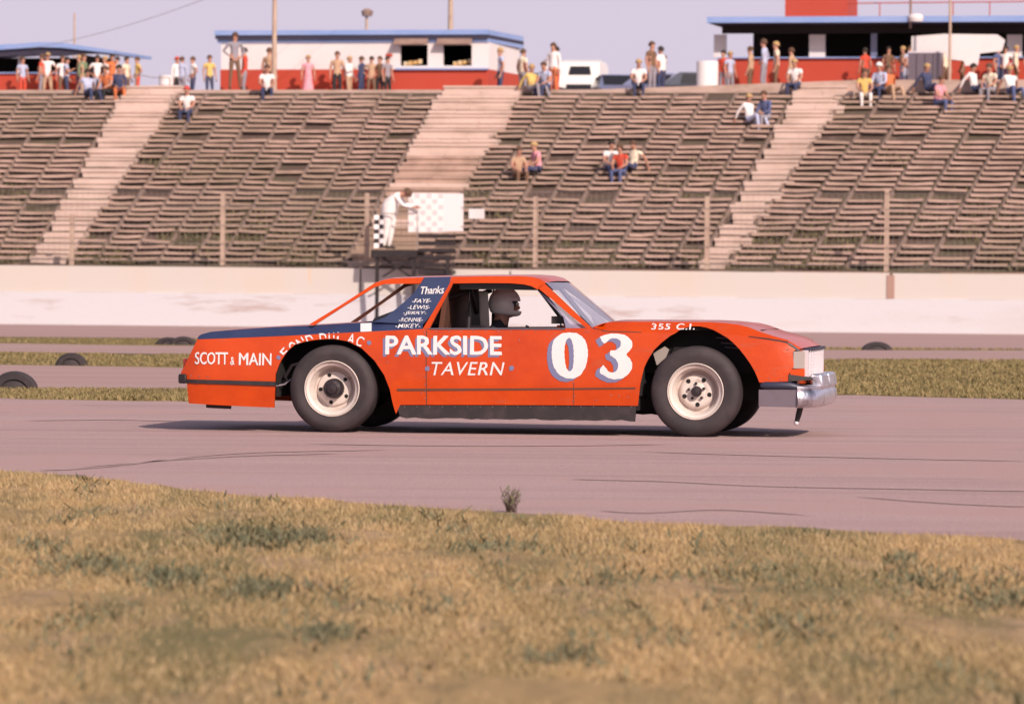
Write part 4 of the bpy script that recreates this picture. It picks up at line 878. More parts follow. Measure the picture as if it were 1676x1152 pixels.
def yb(X, Z):
    zc = float(np.interp(X, CRX, CRZ)); z0 = .385
    if Z <= z0: y = -.972+.05*max(0, (z0-Z))**1.0*1.2
    elif Z <= zc: t = (Z-z0)/max(.05, zc-z0); y = -.972+.036*t*t+.010*math.sin(t*math.pi)*0
    else: y = -.936+min(.35, (Z-zc)*1.25)
    if X > XF: y += .55*(X-XF)**2
    if X < XR: y += .9*(XR-X)**2
    return y
ZB = Z_(538)
def yg(X, Z): return -.905+.50*max(0, Z-ZB)
def bp(px, py, fn=yb, off=0.0):
    y = -.94
    for _ in range(5): p = at(px, py, y); y = fn(p.x, p.z)
    p = at(px, py, y-off); return p
def car_sheet(mb, poly, k, fn=yb, gx=.10, gz=.05, rim=.018, mirror=False, fold=True, lined=False):
    """panel outline in picture points laid on the body surface, cut into a grid so it follows the curve, edges folded inwards"""
    P_ = [bp(x, y, fn) for x, y in poly]; pts = [Vector((p.x, p.z, 0)) for p in P_]
    bm = bmesh.new(); vs = [bm.verts.new((p.x, 0, p.y)) for p in pts]
    for t in tessellate_polygon([pts]):
        try: bm.faces.new([vs[i] for i in t])
        except ValueError: pass
    x0, x1 = min(p.x for p in pts), max(p.x for p in pts); z0, z1 = min(p.y for p in pts), max(p.y for p in pts)
    for i in range(1, int((x1-x0)/gx)+1): bmesh.ops.bisect_plane(bm, geom=bm.verts[:]+bm.edges[:]+bm.faces[:], plane_co=(x0+i*gx, 0, 0), plane_no=(1, 0, 0), dist=1e-5)
    for i in range(1, int((z1-z0)/gz)+1): bmesh.ops.bisect_plane(bm, geom=bm.verts[:]+bm.edges[:]+bm.faces[:], plane_co=(0, 0, z0+i*gz), plane_no=(0, 0, 1), dist=1e-5)
    for v in bm.verts: v.co.y = fn(v.co.x, v.co.z)
    bmesh.ops.recalc_face_normals(bm, faces=bm.faces[:])
    if fold:
        be = [e for e in bm.edges if e.is_boundary]; r_ = bmesh.ops.extrude_edge_only(bm, edges=be)
        for v in [g_ for g_ in r_['geom'] if isinstance(g_, bmesh.types.BMVert)]: v.co.y += rim
    bm.verts.index_update(); V = [v.co.copy() for v in bm.verts]; Fc = [tuple(v.index for v in f.verts) for f in bm.faces]; bm.free()
    mb.add(V, Fc, k, True)
    if mirror:
        mb.add([Vector((v.x, -v.y, v.z)) for v in V], Fc, k, True)
        if lined: mb.add([Vector((v.x, -fn(v.x, v.z)-rim-.006, v.z)) for v in V], Fc, 'inner', True); mb.add([Vector((v.x, fn(v.x, v.z)+rim+.006, v.z)) for v in V], Fc, 'inner', True)
ARCHR = [(451, 612), (453, 607), (457, 596), (462, 587), (471, 574), (483, 564), (501, 558.5), (522, 555.5), (546, 554.5), (569, 558.5), (592, 570), (613, 590), (629, 614), (638, 637), (642, 657), (645, 668), (648, 677)]
ARCHF = [(1042, 690), (1044, 664), (1048, 628), (1054, 602), (1061, 587.5), (1070, 573), (1083.5, 560), (1097, 549.5), (1111, 541), (1122, 536.5), (1133, 534), (1145, 534), (1156, 536), (1168, 540), (1179, 545.8), (1190, 552.5), (1199, 560), (1210, 571), (1219.5, 583), (1228, 595), (1235.5, 608), (1243, 626)]
car = empty('race_car', CO, YAW); tag(car, 'orange stock car with navy tail stripe and white 03 PARKSIDE TAVERN lettering on the track', 'race car')
b = MB()
lower = [(296, 610), (309, 584), (323, 555.5), (392, 553), (462, 550), (525, 546.7), (587, 543.5), (640, 541), (692, 538.5), (780, 538), (870, 537.5), (965, 537), (1000, 543), (1050, 544.5), (1106, 545)]+[(p) for p in reversed(ARCHF[1:9])]
lower = lower[:-8]+[(1106, 544.7)]+[p for p in reversed(ARCHF[1:8])]
lower += [(1040, 664), (900, 663), (760, 662.5), (655, 662.5), (648, 677)]+[p for p in reversed(ARCHR[:-1])]+[(450, 640), (449, 667), (400, 665), (350, 662.5), (309, 660), (307, 640), (306, 627), (300, 620)]
car_sheet(b, lower, 'orange', mirror=True)
fend = [(1179, 546.3)]+ARCHF[15:]+[(1262, 625), (1291, 624), (1291, 612), (1299, 600), (1299, 574), (1308, 571.5), (1300, 566), (1292, 561), (1256, 555), (1215, 550), (1190, 547)]
car_sheet(b, fend, 'orange', mirror=True)
ftop = [(969, 536), (985, 529.5), (1000, 526.5), (1050, 526.5), (1100, 526.8), (1156, 527), (1185, 528.5), (1208, 531), (1224, 535), (1247, 544), (1268, 550.5), (1288, 556), (1300, 563), (1311, 570), (1308, 571.5), (1300, 566), (1292, 561), (1256, 555), (1215, 550), (1190, 547), (1179, 546.1)]+[p for p in reversed(ARCHF[9:14])]+[(1111, 541), (1106, 545), (1050, 544.5), (1000, 543)]
car_sheet(b, ftop, 'orange', gz=.03, mirror=True, fold=False)
body = b.build('body', car)
deck = [(323, 555.3), (325, 550), (330, 547), (345, 543), (392, 539), (447, 535.5), (506, 533), (545, 530.5), (590, 528), (612, 527), (692, 531), (692, 538.3), (640, 540.8), (587, 543.3), (525, 546.5), (462, 549.8), (392, 552.8)]
b = MB(); car_sheet(b, deck, 'blue', gz=.03, fold=False); b.build('rear_deck_stripe', car)
m2 = MB(); m2.add([(x, -y, z) for x, y, z in b.v], b.f, 'blue', True); m2.build('rear_deck_stripe', car)
# tops
def top_surface(name, line, k, crown=.02, fn=yb, front=None, nseg=10):
    m_ = MB(); V = []
    for x, y in line:
        p = bp(x, y, fn)
        for j in range(nseg+1):
            s = -1+2*j/nseg; dx = (front(s) if front else 0)*max(0, (p.x-X_(1256)))/(X_(1311)-X_(1256)) if front else 0
            V.append((p.x+dx, -abs(p.y)*(-s), p.z+crown*(1-s*s)))
    n_ = nseg+1; m_.add(V, [(i*n_+j, i*n_+j+1, (i+1)*n_+j+1, (i+1)*n_+j) for i in range(len(line)-1) for j in range(nseg)], k, True)
    return m_.build(name, car)
top_surface('hood', [(985, 529.8), (1000, 526.8), (1050, 526.8), (1156, 527.3), (1185, 528.8), (1208, 531.3), (1224, 535.3), (1247, 544.3), (1268, 550.8), (1288, 556.3), (1300, 563.3), (1311, 570.3)], 'orange', .012, front=lambda s: .05*(1-s*s))
top_surface('trunk_lid', [(323, 553), (326, 550), (330, 547.3), (345, 543.3), (392, 539.3), (447, 535.8), (506, 533.3), (545, 530.8), (590, 528.3)], 'orange', .012)
# roof and pillars
def mirror_build(b, name):
    b.build(name, car); m2 = MB()
    for k in b.mats: m2.mi(k)
    m2.v = [(x, -y, z) for x, y, z in b.v]; m2.f = b.f; m2.m = b.m; m2.sm = b.sm; m2.build(name, car)
def strip_sheet(mb, A, B_, k, mirror=True, fn=yg, gx=.08, gz=.04): car_sheet(mb, A+[p for p in reversed(B_)], k, fn=fn, gx=gx, gz=gz, rim=.03)
b = MB()
strip_sheet(b, [(613, 463.5), (627, 458.5), (640, 456), (665, 455), (694.5, 454)], [(613, 470), (630, 465), (665, 464.5), (687.5, 464.3)], 'orange')
strip_sheet(b, [(738, 453), (790, 452.3), (850, 452), (872, 453.5), (885, 457), (893, 463)], [(736, 464), (790, 463.3), (835, 463.6), (858, 465.5), (870, 468.5), (880, 474)], 'orange')
strip_sheet(b, [(891, 464), (919, 490), (945, 515), (969, 537)], [(880, 471), (911, 496.5), (938, 520), (960, 537)], 'orange')
strip_sheet(b, [(613, 463.5), (560, 498), (506, 531)], [(613, 470), (563, 501), (514, 532.5)], 'orange')
strip_sheet(b, [(736, 464), (721, 490), (706, 515), (692, 538)], [(741.5, 464), (728, 490), (714, 516), (703, 537.5)], 'orange')
b.add([Vector((x, yg(x, z)+.037, z)) for x, y, z in b.v], list(b.f), 'inner', True); mirror_build(b, 'roof_frame')  # brown inside copy: the shaded inner faces are coloured dark
b = MB(); car_sheet(b, [(610, 527), (632, 518), (650, 504), (665, 491), (676, 481), (684, 470), (695, 454), (738, 453), (736, 464), (721, 490), (706, 515), (692, 531)], 'blue', fn=yg, rim=.03); n0 = len(b.v); V0 = [Vector((x, yg(x, z)+.037, z)) for x, y, z in b.v]; b.add(V0, list(b.f), 'inner', True); mirror_build(b, 'sail_panel')
rl = [(613, 463.7), (627, 458.7), (640, 456.2), (695, 454.2), (790, 452.5), (850, 452.2), (872, 453.7), (885, 457.2), (893, 463.2)]
m_ = MB(); V = []; ns = 14
for x, y in rl:
    p = bp(x, y, yg)
    for j in range(ns+1):
        s = -1+2*j/ns; V.append((p.x+.04*(1-s*s)*(1 if x > 840 else 0)-.03*(1-s*s)*(1 if x < 640 else 0), abs(p.y)*s, p.z+.016*(1-s**4)))
m_.add(V, [(i*(ns+1)+j, i*(ns+1)+j+1, (i+1)*(ns+1)+j+1, (i+1)*(ns+1)+j) for i in range(len(rl)-1) for j in range(ns)], 'orange', True); ro = m_.build('roof', car)
# windshield, curved between the pillars, plus its trim
m_ = MB(); V = []; A_ = [bp(893, 463, yg), bp(970, 537, yg)]; ns = 14; nr2 = 6
for i in range(nr2+1):
    p = A_[0].lerp(A_[1], i/nr2)
    for j in range(ns+1): s = -1+2*j/ns; V.append((p.x+.06*(1-s*s), (abs(p.y)-.01)*s, p.z+.004))
m_.add(V, [(i*(ns+1)+j, i*(ns+1)+j+1, (i+1)*(ns+1)+j+1, (i+1)*(ns+1)+j) for i in range(nr2) for j in range(ns)], 'glass', True); m_.build('windshield', car)
b = MB(); b.tube([(A_[1].x+.01+.06*(1-s*s), abs(A_[1].y)*s, A_[1].z+.004) for s in [-1+.2*i for i in range(11)]], .010, 'black', 6); b.build('windshield_trim', car)
# cowl between hood and glass
m_ = MB(); V = []; p0, p1 = bp(970, 537, yg), bp(990, 529, yb)
for p in (p0, p1):
    for j in range(ns+1): s = -1+2*j/ns; V.append((p.x+(.06*(1-s*s) if p is p0 else .01), .93*s*(.97 if p is p0 else 1), p.z))
m_.add(V, [(j, j+1, ns+1+j+1, ns+1+j) for j in range(ns)], 'orange', True); m_.build('cowl', car)
# vent panel behind the pillar
b = MB(); car_sheet(b, [(880, 476), (903, 499), (922, 519), (926, 537), (957, 537), (938, 520), (912, 497)], 'glass', fn=lambda X, Z: yg(X, Z)+.04, rim=.008); mirror_build(b, 'vent_window')
# rocker skirt with ragged lower edge
b = MB(); rg = [(649, 663), (655, 682)]
x = 665
while x < 1035: rg.append((x, 683.5+(x-650)*.012+random.uniform(-1.0, 1.6))); x += random.uniform(6, 18)
rg += [(1039, 690), (1041, 665)]
car_sheet(b, rg+[(900, 664), (760, 663)], 'black', fn=lambda X, Z: -.955, rim=.03); b.build('rocker_skirt', car)
m2 = MB(); m2.add([(x, -y, z) for x, y, z in b.v], b.f, 'black', True); m2.build('rocker_skirt', car)
# trim lines
def trim(name, A, B_, k, off=.008, fn=yb, mirror=True):
    b = MB(); car_sheet(b, A+[p for p in reversed(B_)], k, fn=lambda X, Z: fn(X, Z)-off, rim=off+.004)
    m2 = MB(); m2.add([(x, -y, z) for x, y, z in b.v], b.f, k, True); m2.build(name, car); return b.build(name, car)
trim('side_moulding', [(650, 636), (850, 635.3), (1040, 634)], [(650, 640), (850, 638.6), (1040, 636.6)], 'inner', .004)
trim('rear_rub_strip', [(304, 620.5), (380, 622.5), (451, 624.5)], [(304, 626.5), (380, 629), (451, 631.5)], 'black', .012)
trim('door_seam', [(697.5, 541), (697.5, 662)], [(699, 541), (699, 662)], 'inner', .002)
trim('door_seam', [(938.5, 626), (938.5, 662)], [(939.6, 626), (939.6, 662)], 'inner', .002)
trim('hood_gap', [(985, 540.2), (1000, 541.5), (1050, 543)], [(985, 541.8), (1000, 543.2), (1050, 544.2)], 'inner', .003)
trim('fender_gap', [(1225, 550.0), (1256, 553.4), (1290, 559.0), (1296, 563), (1309, 573)], [(1225, 551.2), (1256, 555.6), (1287, 561), (1294, 566), (1306, 575)], 'black', .003)
# belt edge lip along the window
b = MB(); b.tube([bp(x, 538.3, yb, .0) for x in (703, 780, 860, 925)], .008, 'steel', 6); b.build('window_sill', car)
# rivets
b = MB()
def rivet(px, py, r_=.0048, fn=yb, off=.0): p = bp(px, py, fn, off); b.ball(p, (r_, r_*.6, r_), 'steel', 8, 5)
for i in range(14): rivet(694+i*20.3, 542.2)
for i in range(19): rivet(662+i*20.6, 665.5, .0045, lambda X, Z: -.957)
for y in (617, 629, 641, 652): rivet(695.5, y)
for x, y in ((634, 593), (938, 626), (940, 648), (938, 656), (1028, 650), (1013, 648), (962, 543), (850, 557), (695, 546), (1238, 606), (1258, 619), (1278, 622), (1289, 572), (312, 615), (326, 616), (340, 617), (690, 643), (1000, 647), (975, 655)): rivet(x, y, .0055)
for i in range(6): rivet(466+i*0, 0) if False else None
b.build('rivets', car)
# front: grille, lamps, fascia
Xg = X_(1311); zg0, zg1 = Z_(617, 1312), Z_(574, 1312); zl0 = Z_(603, 1305)
b = MB()
b.add([(Xg+.03*(1-abs(s)**3)-.03*abs(s)**3-.01, s*.84, z) for z in (zg0-.06, Z_(570, 1311)) for s in [-1+.2*i for i in range(11)]], [(j, j+1, 12+j, 11+j) for j in range(10)], 'orange', True); b.build('nose_panel', car)
b = MB()
for j in range(13):
    s = -.80+j*1.6/12; x = Xg+.035-.05*abs(s)**3; b.box((x, s*.84, (zg0+zg1)/2), (.05, .018, zg1-zg0), 'grille')
for j in range(9):
    z = zg0+(zg1-zg0)*j/8
    for i in range(10): s = -.80+(i+.5)*.16; x = Xg+.028-.05*abs(s)**3; b.box((x, s*.84, z), (.045, .84*.16, .012), 'grille')
b.build('grille', car)
b = MB(); zz = Z_(573.5, 1320)
for i in range(10): s = -.80+(i+.5)*.16; x = Xg+.03-.05*abs(s)**3; b.box((x, s*.84, zz+.006), (.07, .84*.165, .022), 'rubber')
b.build('grille_header', car)
for s in (-1, 1):
    b = MB(); p0, p1 = bp(1299, 575), bp(1312, 603); b.hexa([(p0.x, s*.925, p1.z), (p1.x+.02, s*.86, p1.z), (p1.x+.02, s*.86, p0.z), (p0.x, s*.925, p0.z)], [(p0.x, s*.80, p1.z), (p1.x, s*.74, p1.z), (p1.x, s*.74, p0.z), (p0.x, s*.80, p0.z)], 'lens'); b.build('headlight_bezel', car)
    b = MB(); p0, p1 = bp(1299, 603), bp(1312, 616); b.hexa([(p0.x-.03, s*.925, p1.z), (p1.x+.02, s*.86, p1.z), (p1.x+.02, s*.86, p0.z-.002), (p0.x-.03, s*.925, p0.z-.002)], [(p0.x-.03, s*.80, p1.z), (p1.x, s*.74, p1.z), (p1.x, s*.74, p0.z-.002), (p0.x-.03, s*.80, p0.z-.002)], 'orange'); b.build('fender_corner', car)
# front bumper
def sweep(mb, path, sec, k):
    """path: (x,y) plan points; sec: (out, z)"""
    V = []; n_ = len(sec)
    for i, (x, y) in enumerate(path):
        a, c_ = path[max(i-1, 0)], path[min(i+1, len(path)-1)]; t = Vector((c_[0]-a[0], c_[1]-a[1])).normalized(); nrm = Vector((t.y, -t.x))
        for o_, z in sec: V.append((x+nrm.x*o_, y+nrm.y*o_, z))
    m = len(path); F_ = [(i*n_+j, i*n_+(j+1) % n_, (i+1)*n_+(j+1) % n_, (i+1)*n_+j) for i in range(m-1) for j in range(n_)]
    F_ += [tuple(range(n_)), tuple((m-1)*n_+j for j in reversed(range(n_)))]; mb.add(V, F_, k, True)
xb0, xb1 = X_(1243), X_(1304); zb0, zb1 = Z_(666.5, 1280), Z_(637, 1280)
XB = X_(1322)
bumper = None
b = MB(); half = [(xb1, -.965), (xb1+.06, -.94), (XB+.02, -.86), (XB+.05, -.70), (XB+.065, -.4), (XB+.07, 0)]
path = half+[(x, -y) for x, y in reversed(half[:-1])]
sec = [(-.03, zb0), (.0, zb0-.004), (.035, zb0+.02), (.045, zb0+.055), (.04, zb1-.03), (.02, zb1-.005), (.03, zb1+.005), (.028, zb1+.025), (0, zb1+.035), (-.03, zb1+.035)]
sweep(b, path, sec, 'chrome'); bumper = b.build('front_bumper', car)
for s in (-1, 1):
    b = MB(); n_ = 9; b.hexa([(xb0, s*.985, zb0+.005), (xb1+.01, s*.975, zb0+.002), (xb1+.01, s*.975, zb1), (xb0, s*.985, zb1-.005)], [(xb0, s*.945, zb0+.005), (xb1+.01, s*.935, zb0+.002), (xb1+.01, s*.935, zb1), (xb0, s*.945, zb1-.005)], 'steel'); b.build('bumper_end', bumper)
    b = MB(); zt = Z_(631, 1280); b.tube([(xb0+.02, s*.965, zt-.002), (xb0+.05, s*.975, zt), (xb1-.05, s*.97, zt), (xb1+.03, s*.955, zt-.018), (xb1+.10, s*.90, zt-.025)], [.022, .032, .032, .024, .012], 'rubber', 10); b.build('bumper_rubber', bumper)
for y0, y1 in ((-.62, -.05), (.05, .62)):
    b = MB(); zt0, zt1 = Z_(637, 1350), Z_(613.5, 1350); b.hexa([(XB-.01, y0, zt0), (XB+.105, y0, zt0), (XB+.105, y1, zt0), (XB-.01, y1, zt0)], [(XB-.01, y0, zt1), (XB+.085, y0, zt1), (XB+.085, y1, zt1), (XB-.01, y1, zt1)], 'chrome'); o = b.build('bumper_plate', bumper)
    bv = o.modifiers.new('bv', 'BEVEL'); bv.width = .018; bv.segments = 3
b = MB(); b.hexa([(X_(1291), -.955, Z_(624, 1291)), (X_(1328), -.86, Z_(622, 1320)), (X_(1328), -.86, Z_(618.5, 1320)), (X_(1291), -.955, Z_(612.5, 1291))], [(X_(1291), -.90, Z_(624, 1291)), (X_(1328), -.80, Z_(622, 1320)), (X_(1328), -.80, Z_(618.5, 1320)), (X_(1291), -.90, Z_(612.5, 1291))], 'black'); b.build('bumper_bracket', bumper)
p0 = at(1311, 664, -.75); p1 = at(1303.5, 692, -.75); b = MB(); b.tube([p0+Vector((.01, 0, .05)), p0.lerp(p1, .5), p1], [.026, .024, .018], 'black', 8); b.ball(p1, .022, 'grille'); b.build('tow_pin', bumper)
# rear bumper
b = MB(); zr0, zr1 = Z_(627.5, 298), Z_(612, 298); xr = X_(291)
b.hexa([(xr, -.94, zr0), (X_(305), -.965, zr0), (X_(305), .965, zr0), (xr, .94, zr0)], [(xr, -.94, zr1), (X_(305), -.965, zr1), (X_(305), .965, zr1), (xr, .94, zr1)], 'black')
o = b.build('rear_bumper', car); bv = o.modifiers.new('bv', 'BEVEL'); bv.width = .015; bv.segments = 3
b = MB(); V = []
for (x, y) in ((296, 610), (309, 584), (323, 555)): 
    p = bp(x, y)
    for j in range(9): s = -1+j/4; V.append((p.x-.02*(1-s*s), abs(p.y)*s, p.z))
b.add(V, [(i*9+j, i*9+j+1, (i+1)*9+j+1, (i+1)*9+j) for i in range(2) for j in range(8)], 'orange', True); b.build('tail_panel', car)
b = MB(); V = []
for (x, y) in ((306, 628), (309, 660)):
    p = bp(x, y)
    for j in range(9): s = -1+j/4; V.append((p.x-.01*(1-s*s), abs(p.y)*s, p.z))
b.add(V, [(j, j+1, 9+j+1, 9+j) for j in range(8)], 'orange', True); b.build('lower_tail_panel', car)
for s in (-1, 1):
    b = MB(); p = bp(303, 596); b.box((p.x-.012, s*.72, p.z), (.03, .3, .09), 'taillight', Matrix.Translation(Vector((0, 0, 0)))); b.build('taillight', car)
# chassis, inner wheel wells, floor
xR0, xR1 = X_(452), X_(646); xF0, xF1 = X_(1046), X_(1243)
b = MB()
b.box(((X_(312)+xR0)/2, 0, .47), (xR0-X_(312), 1.72, .30), 'void'); b.box(((xR1+xF0)/2, 0, .34), (xF0-xR1-.02, 1.70, .26), 'void')
b.box(((xF1+X_(1300))/2, 0, .48), (X_(1300)-xF1-.01, 1.60, .30), 'void'); b.box(((xR0+xR1)/2, 0, .56), (xR1-xR0, 1.02, .46), 'void'); b.box(((xF0+xF1)/2, 0, .54), (xF1-xF0, 1.02, .50), 'void')
b.box(((xF0+xF1)/2-.04, 0, .885), (xF1-xF0-.22, 1.66, .02), 'void'); b.box(((xF0+xF1)/2, 0, .70), (xF1-xF0-.02, 1.30, .36), 'void'); b.box(((xR0+xR1)/2, 0, .77), (xR1-xR0+.04, 1.78, .02), 'void')
for x in (xR0, xR1, xF0, xF1): b.box((x, 0, .56 if x > 0 else .52), (.02, 1.80, .46), 'void')
b.tube([(X_(543), -.80, .36), (X_(543), .80, .36)], .045, 'void', 10); b.tube([(X_(1139), -.80, .37), (X_(1139), .80, .37)], .04, 'void', 10)
b.build('chassis', car)
b = MB(); 
b.tube([at(452, 632, -.90), at(466, 629, -.86), at(480, 618, -.84)], .008, 'steel', 6); b.tube([at(466, 618, -.8), at(478, 598, -.8), at(492, 594, -.8)], .014, 'hub', 6); b.build('suspension_arm', car)
b = MB(); Q = [at(x, y, -.80) for x, y in ((1069, 578), (1088, 567), (1095, 572), (1090, 585), (1075, 598))]; b.prism(Q, Vector((0, .02, 0)), 'lens'); b.build('inner_bracket', car)
b = MB(); 
for y in (552.5, 561, 568): b.tube([at(1172+(y-552)*.9, y, -.75), at(1208, y+2, -.75)], .006, 'steel', 5)
b.build('brake_line', car)
b = MB(); b.tube([at(338, 663, -.7), at(378, 665, -.7)], .022, 'black', 8); b.build('exhaust', car)
# roll cage
b = MB(); yi = .60
def bar(pts, r_=.022): b.tube(pts, r_, 'cage', 8)
for s in (-1, 1):
    f_ = lambda px, py, y=yi: at(px, py, s*y)
    T = [f_(x, y) for x, y in ((745, 500), (760, 470), (800, 468), (855, 468.5))]
for s in (-1, 1):
    y = s*.60; rear_top = Vector((X_(757), y, Z_(468))); ft = Vector((X_(868), y, Z_(468))); fb = Vector((X_(926), s*.66, Z_(540)))
    bar([Vector((X_(757)-.02, s*.68, .3)), Vector((X_(757), s*.66, Z_(520))), rear_top, ft, fb, Vector((fb.x+.05, fb.y, .3))], .023)
    bar([Vector((rear_top.x, s*.52, rear_top.z-.04)), Vector((X_(596), s*.55, Z_(530)))], .02)
    bar([Vector((X_(712), y*.95, Z_(484))), Vector((X_(600), s*.60, Z_(528)))], .024)
bar([Vector((X_(757), -.60, Z_(468))), Vector((X_(757), .60, Z_(468)))]); bar([Vector((X_(868), -.60, Z_(468))), Vector((X_(868), .60, Z_(468)))], .026)
bar([Vector((X_(757), -.60, Z_(475))), Vector((X_(757), .60, .5))])
for s in (-1, 1): b.hexa([(X_(742), s*.66, Z_(474)), (X_(872), s*.66, Z_(475)), (X_(872), s*.63, Z_(475)), (X_(742), s*.63, Z_(474))], [(X_(742), s*.66, Z_(461)), (X_(866), s*.66, Z_(461)), (X_(866), s*.63, Z_(461)), (X_(742), s*.63, Z_(461))], 'cage')
b.build('roll_cage', car)
# package shelf, rear bulkhead, door inner, dash
b = MB(); 
xbh = X_(728, 0); b.hexa([(xbh, -.62, .45), (xbh+.04, -.62, .45), (xbh+.04, .62, .45), (xbh, .62, .45)], [(xbh+.10, -.62, Z_(466)), (xbh+.14, -.62, Z_(466)), (xbh+.14, .62, Z_(466)), (xbh+.10, .62, Z_(466))], 'inner')
for s in (.60,): b.prism([Vector((X_(x_, .6), s, Z_(y_))) for x_, y_ in ((655, 535), (668, 505), (690, 480), (710, 468), (760, 466), (745, 505), (738, 535))], Vector((0, .02, 0)), 'inner')
b.build('rear_bulkhead', car)
b = MB(); xs0 = X_(790, -.05); zt = Z_(478, 786, -.05)
b.prism([Vector((xs0-.10, -.28, .35)), Vector((xs0+.42, -.28, .35)), Vector((xs0+.42, -.28, .43)), Vector((xs0+.04, -.28, .46)), Vector((xs0+.0, -.28, zt)), Vector((xs0-.06, -.28, zt+.01)), Vector((xs0-.09, -.28, zt-.02))], Vector((0, .48, 0)), 'cage'); b.build('seat', car)
b = MB(); b.prism([Vector((X_(900), -.66, .55)), Vector((X_(962), -.66, .55)), Vector((X_(962), -.66, ZB+.0)), Vector((X_(903), -.66, ZB+.03)), Vector((X_(897), -.66, ZB-.03))], Vector((0, 1.32, 0)), 'orange'); b.build('dashboard', car)
b = MB(); b.lathe([(-.0, .155), (.012, .17), (.0, .185), (-.012, .17), (0, .155)], (0, 0, 0), 'cage', 32, axis='y'); b.tube([(-.16, 0, 0), (.16, 0, 0)], .01, 'cage', 6); b.tube([(0, 0, 0), (0, .22, -.0)], .015, 'cage', 6)
o = b.build('steering_wheel', car); o.location = (X_(872, -.05), -.05, ZB-.15); o.rotation_euler = (R(18), 0, R(-90))
b = MB(); q = at(913, 524, -.72); b.hexa([(q.x-.055, q.y, q.z-.03), (q.x+.05, q.y+.02, q.z-.03), (q.x+.05, q.y+.06, q.z-.03), (q.x-.055, q.y+.05, q.z-.03)], [(q.x-.055, q.y, q.z+.032), (q.x+.05, q.y+.02, q.z+.035), (q.x+.05, q.y+.06, q.z+.035), (q.x-.055, q.y+.05, q.z+.032)], 'black'); b.tube([(q.x+.02, q.y+.03, q.z-.03), (q.x+.03, q.y, q.z-.09)], .008, 'black', 6)
o = b.build('door_mirror', car); bv = o.modifiers.new('bv', 'BEVEL'); bv.width = .012; bv.segments = 3
b = MB(); car_sheet(b, [(590, 529.2), (608, 528.4), (608, 542.2), (590, 543)], 'letter', fn=lambda X, Z: yb(X, Z)-.006, rim=.005, gz=.03); b.build('sticker', car)

# wheels
def wheel(px, r_, front, s):
    c_ = Vector((X_(px, -.95), 0, r_)); yo = s*.955; d = -s                      # d points to the inside of the car
    rim_r = .228; T = lambda prof: [(d*a, rr) for a, rr in prof]
    w_ = MB()
    lip = [(-.004, rim_r-.006), (-.010, rim_r), (-.002, rim_r+.006), (.012, rim_r), (.004, rim_r-.010), (.012, rim_r-.016), (.022, rim_r-.034), (.06, rim_r-.040), (.075, rim_r-.052), (.12, rim_r-.056), (.15, rim_r-.066)]
    disc = [(.15, .162), (.145, .150), (.112, .138), (.098, .118), (.096, .10), (.100, .075), (.092, .062), (.090, 0)] if front else [(.15, .162), (.146, .15), (.122, .138), (.114, .118), (.114, .07), (.114, 0)]
    w_.lathe(T(lip+disc), (c_.x, yo, c_.z), 'rim', 64)
    W_ = w_.build('wheel', car)
    t_ = MB(); tw = .27
    prof = [(.012, rim_r), (-.004, rim_r+.012), (-.012, rim_r+.05), (-.014, rim_r+.075), (-.008, r_-.045), (.006, r_-.018), (.022, r_-.004), (.05, r_), (tw/2, r_+.001), (tw-.05, r_), (tw-.022, r_-.004), (tw-.006, r_-.018), (tw+.005, r_-.06), (tw, rim_r+.02), (tw-.02, rim_r-.02), (tw-.08, rim_r-.04)]
    t_.lathe(T(prof), (c_.x, yo, c_.z), 'tyre', 96); t_.build('tyre', W_)
    h = MB()
    if front:
        h.lathe(T([(.092, .044), (.045, .042), (.035, .034), (.03, 0)]), (c_.x, yo, c_.z), 'hub', 24)
    else:
        h.lathe(T([(.116, .084), (.035, .080), (.02, .070), (.012, .045), (-.004, .04), (-.010, .0)]), (c_.x, yo, c_.z), 'hub', 32)
        for i in range(8):
            a = i*math.pi/4; h.ball((c_.x+.058*math.cos(a), yo+d*.02, c_.z+.058*math.sin(a)), .008, 'hub', 8, 5)
    h.build('hub', W_)
    for i in range(5):
        a = R(58 if front else 40)+i*2*math.pi/5; rr = .108 if front else .118
        o_ = MB(); o_.lathe(T([(.0965 if front else .1145, .019 if front else .017), (.0945 if front else .1125, .018 if front else .016), (.0940 if front else .112, 0)]), (c_.x+rr*math.cos(a), yo, c_.z+rr*math.sin(a)), 'void', 14); o_.build('vent_hole', W_)
        if front:
            a2 = a+R(36); o_ = MB(); o_.lathe(T([(.100, .013), (.072, .012), (.068, 0)]), (c_.x+.066*math.cos(a2), yo, c_.z+.066*math.sin(a2)), 'hub', 6); o_.build('lug_nut', W_)
    b2 = MB(); b2.lathe(T([(.152, rim_r-.05), (.25, rim_r-.05), (.25, 0)]), (c_.x, yo, c_.z), 'void', 24); b2.build('brake_drum', W_)
    return W_
for s in (-1, 1): wheel(543.6, .362, False, s); wheel(1138.5, .372, True, s)

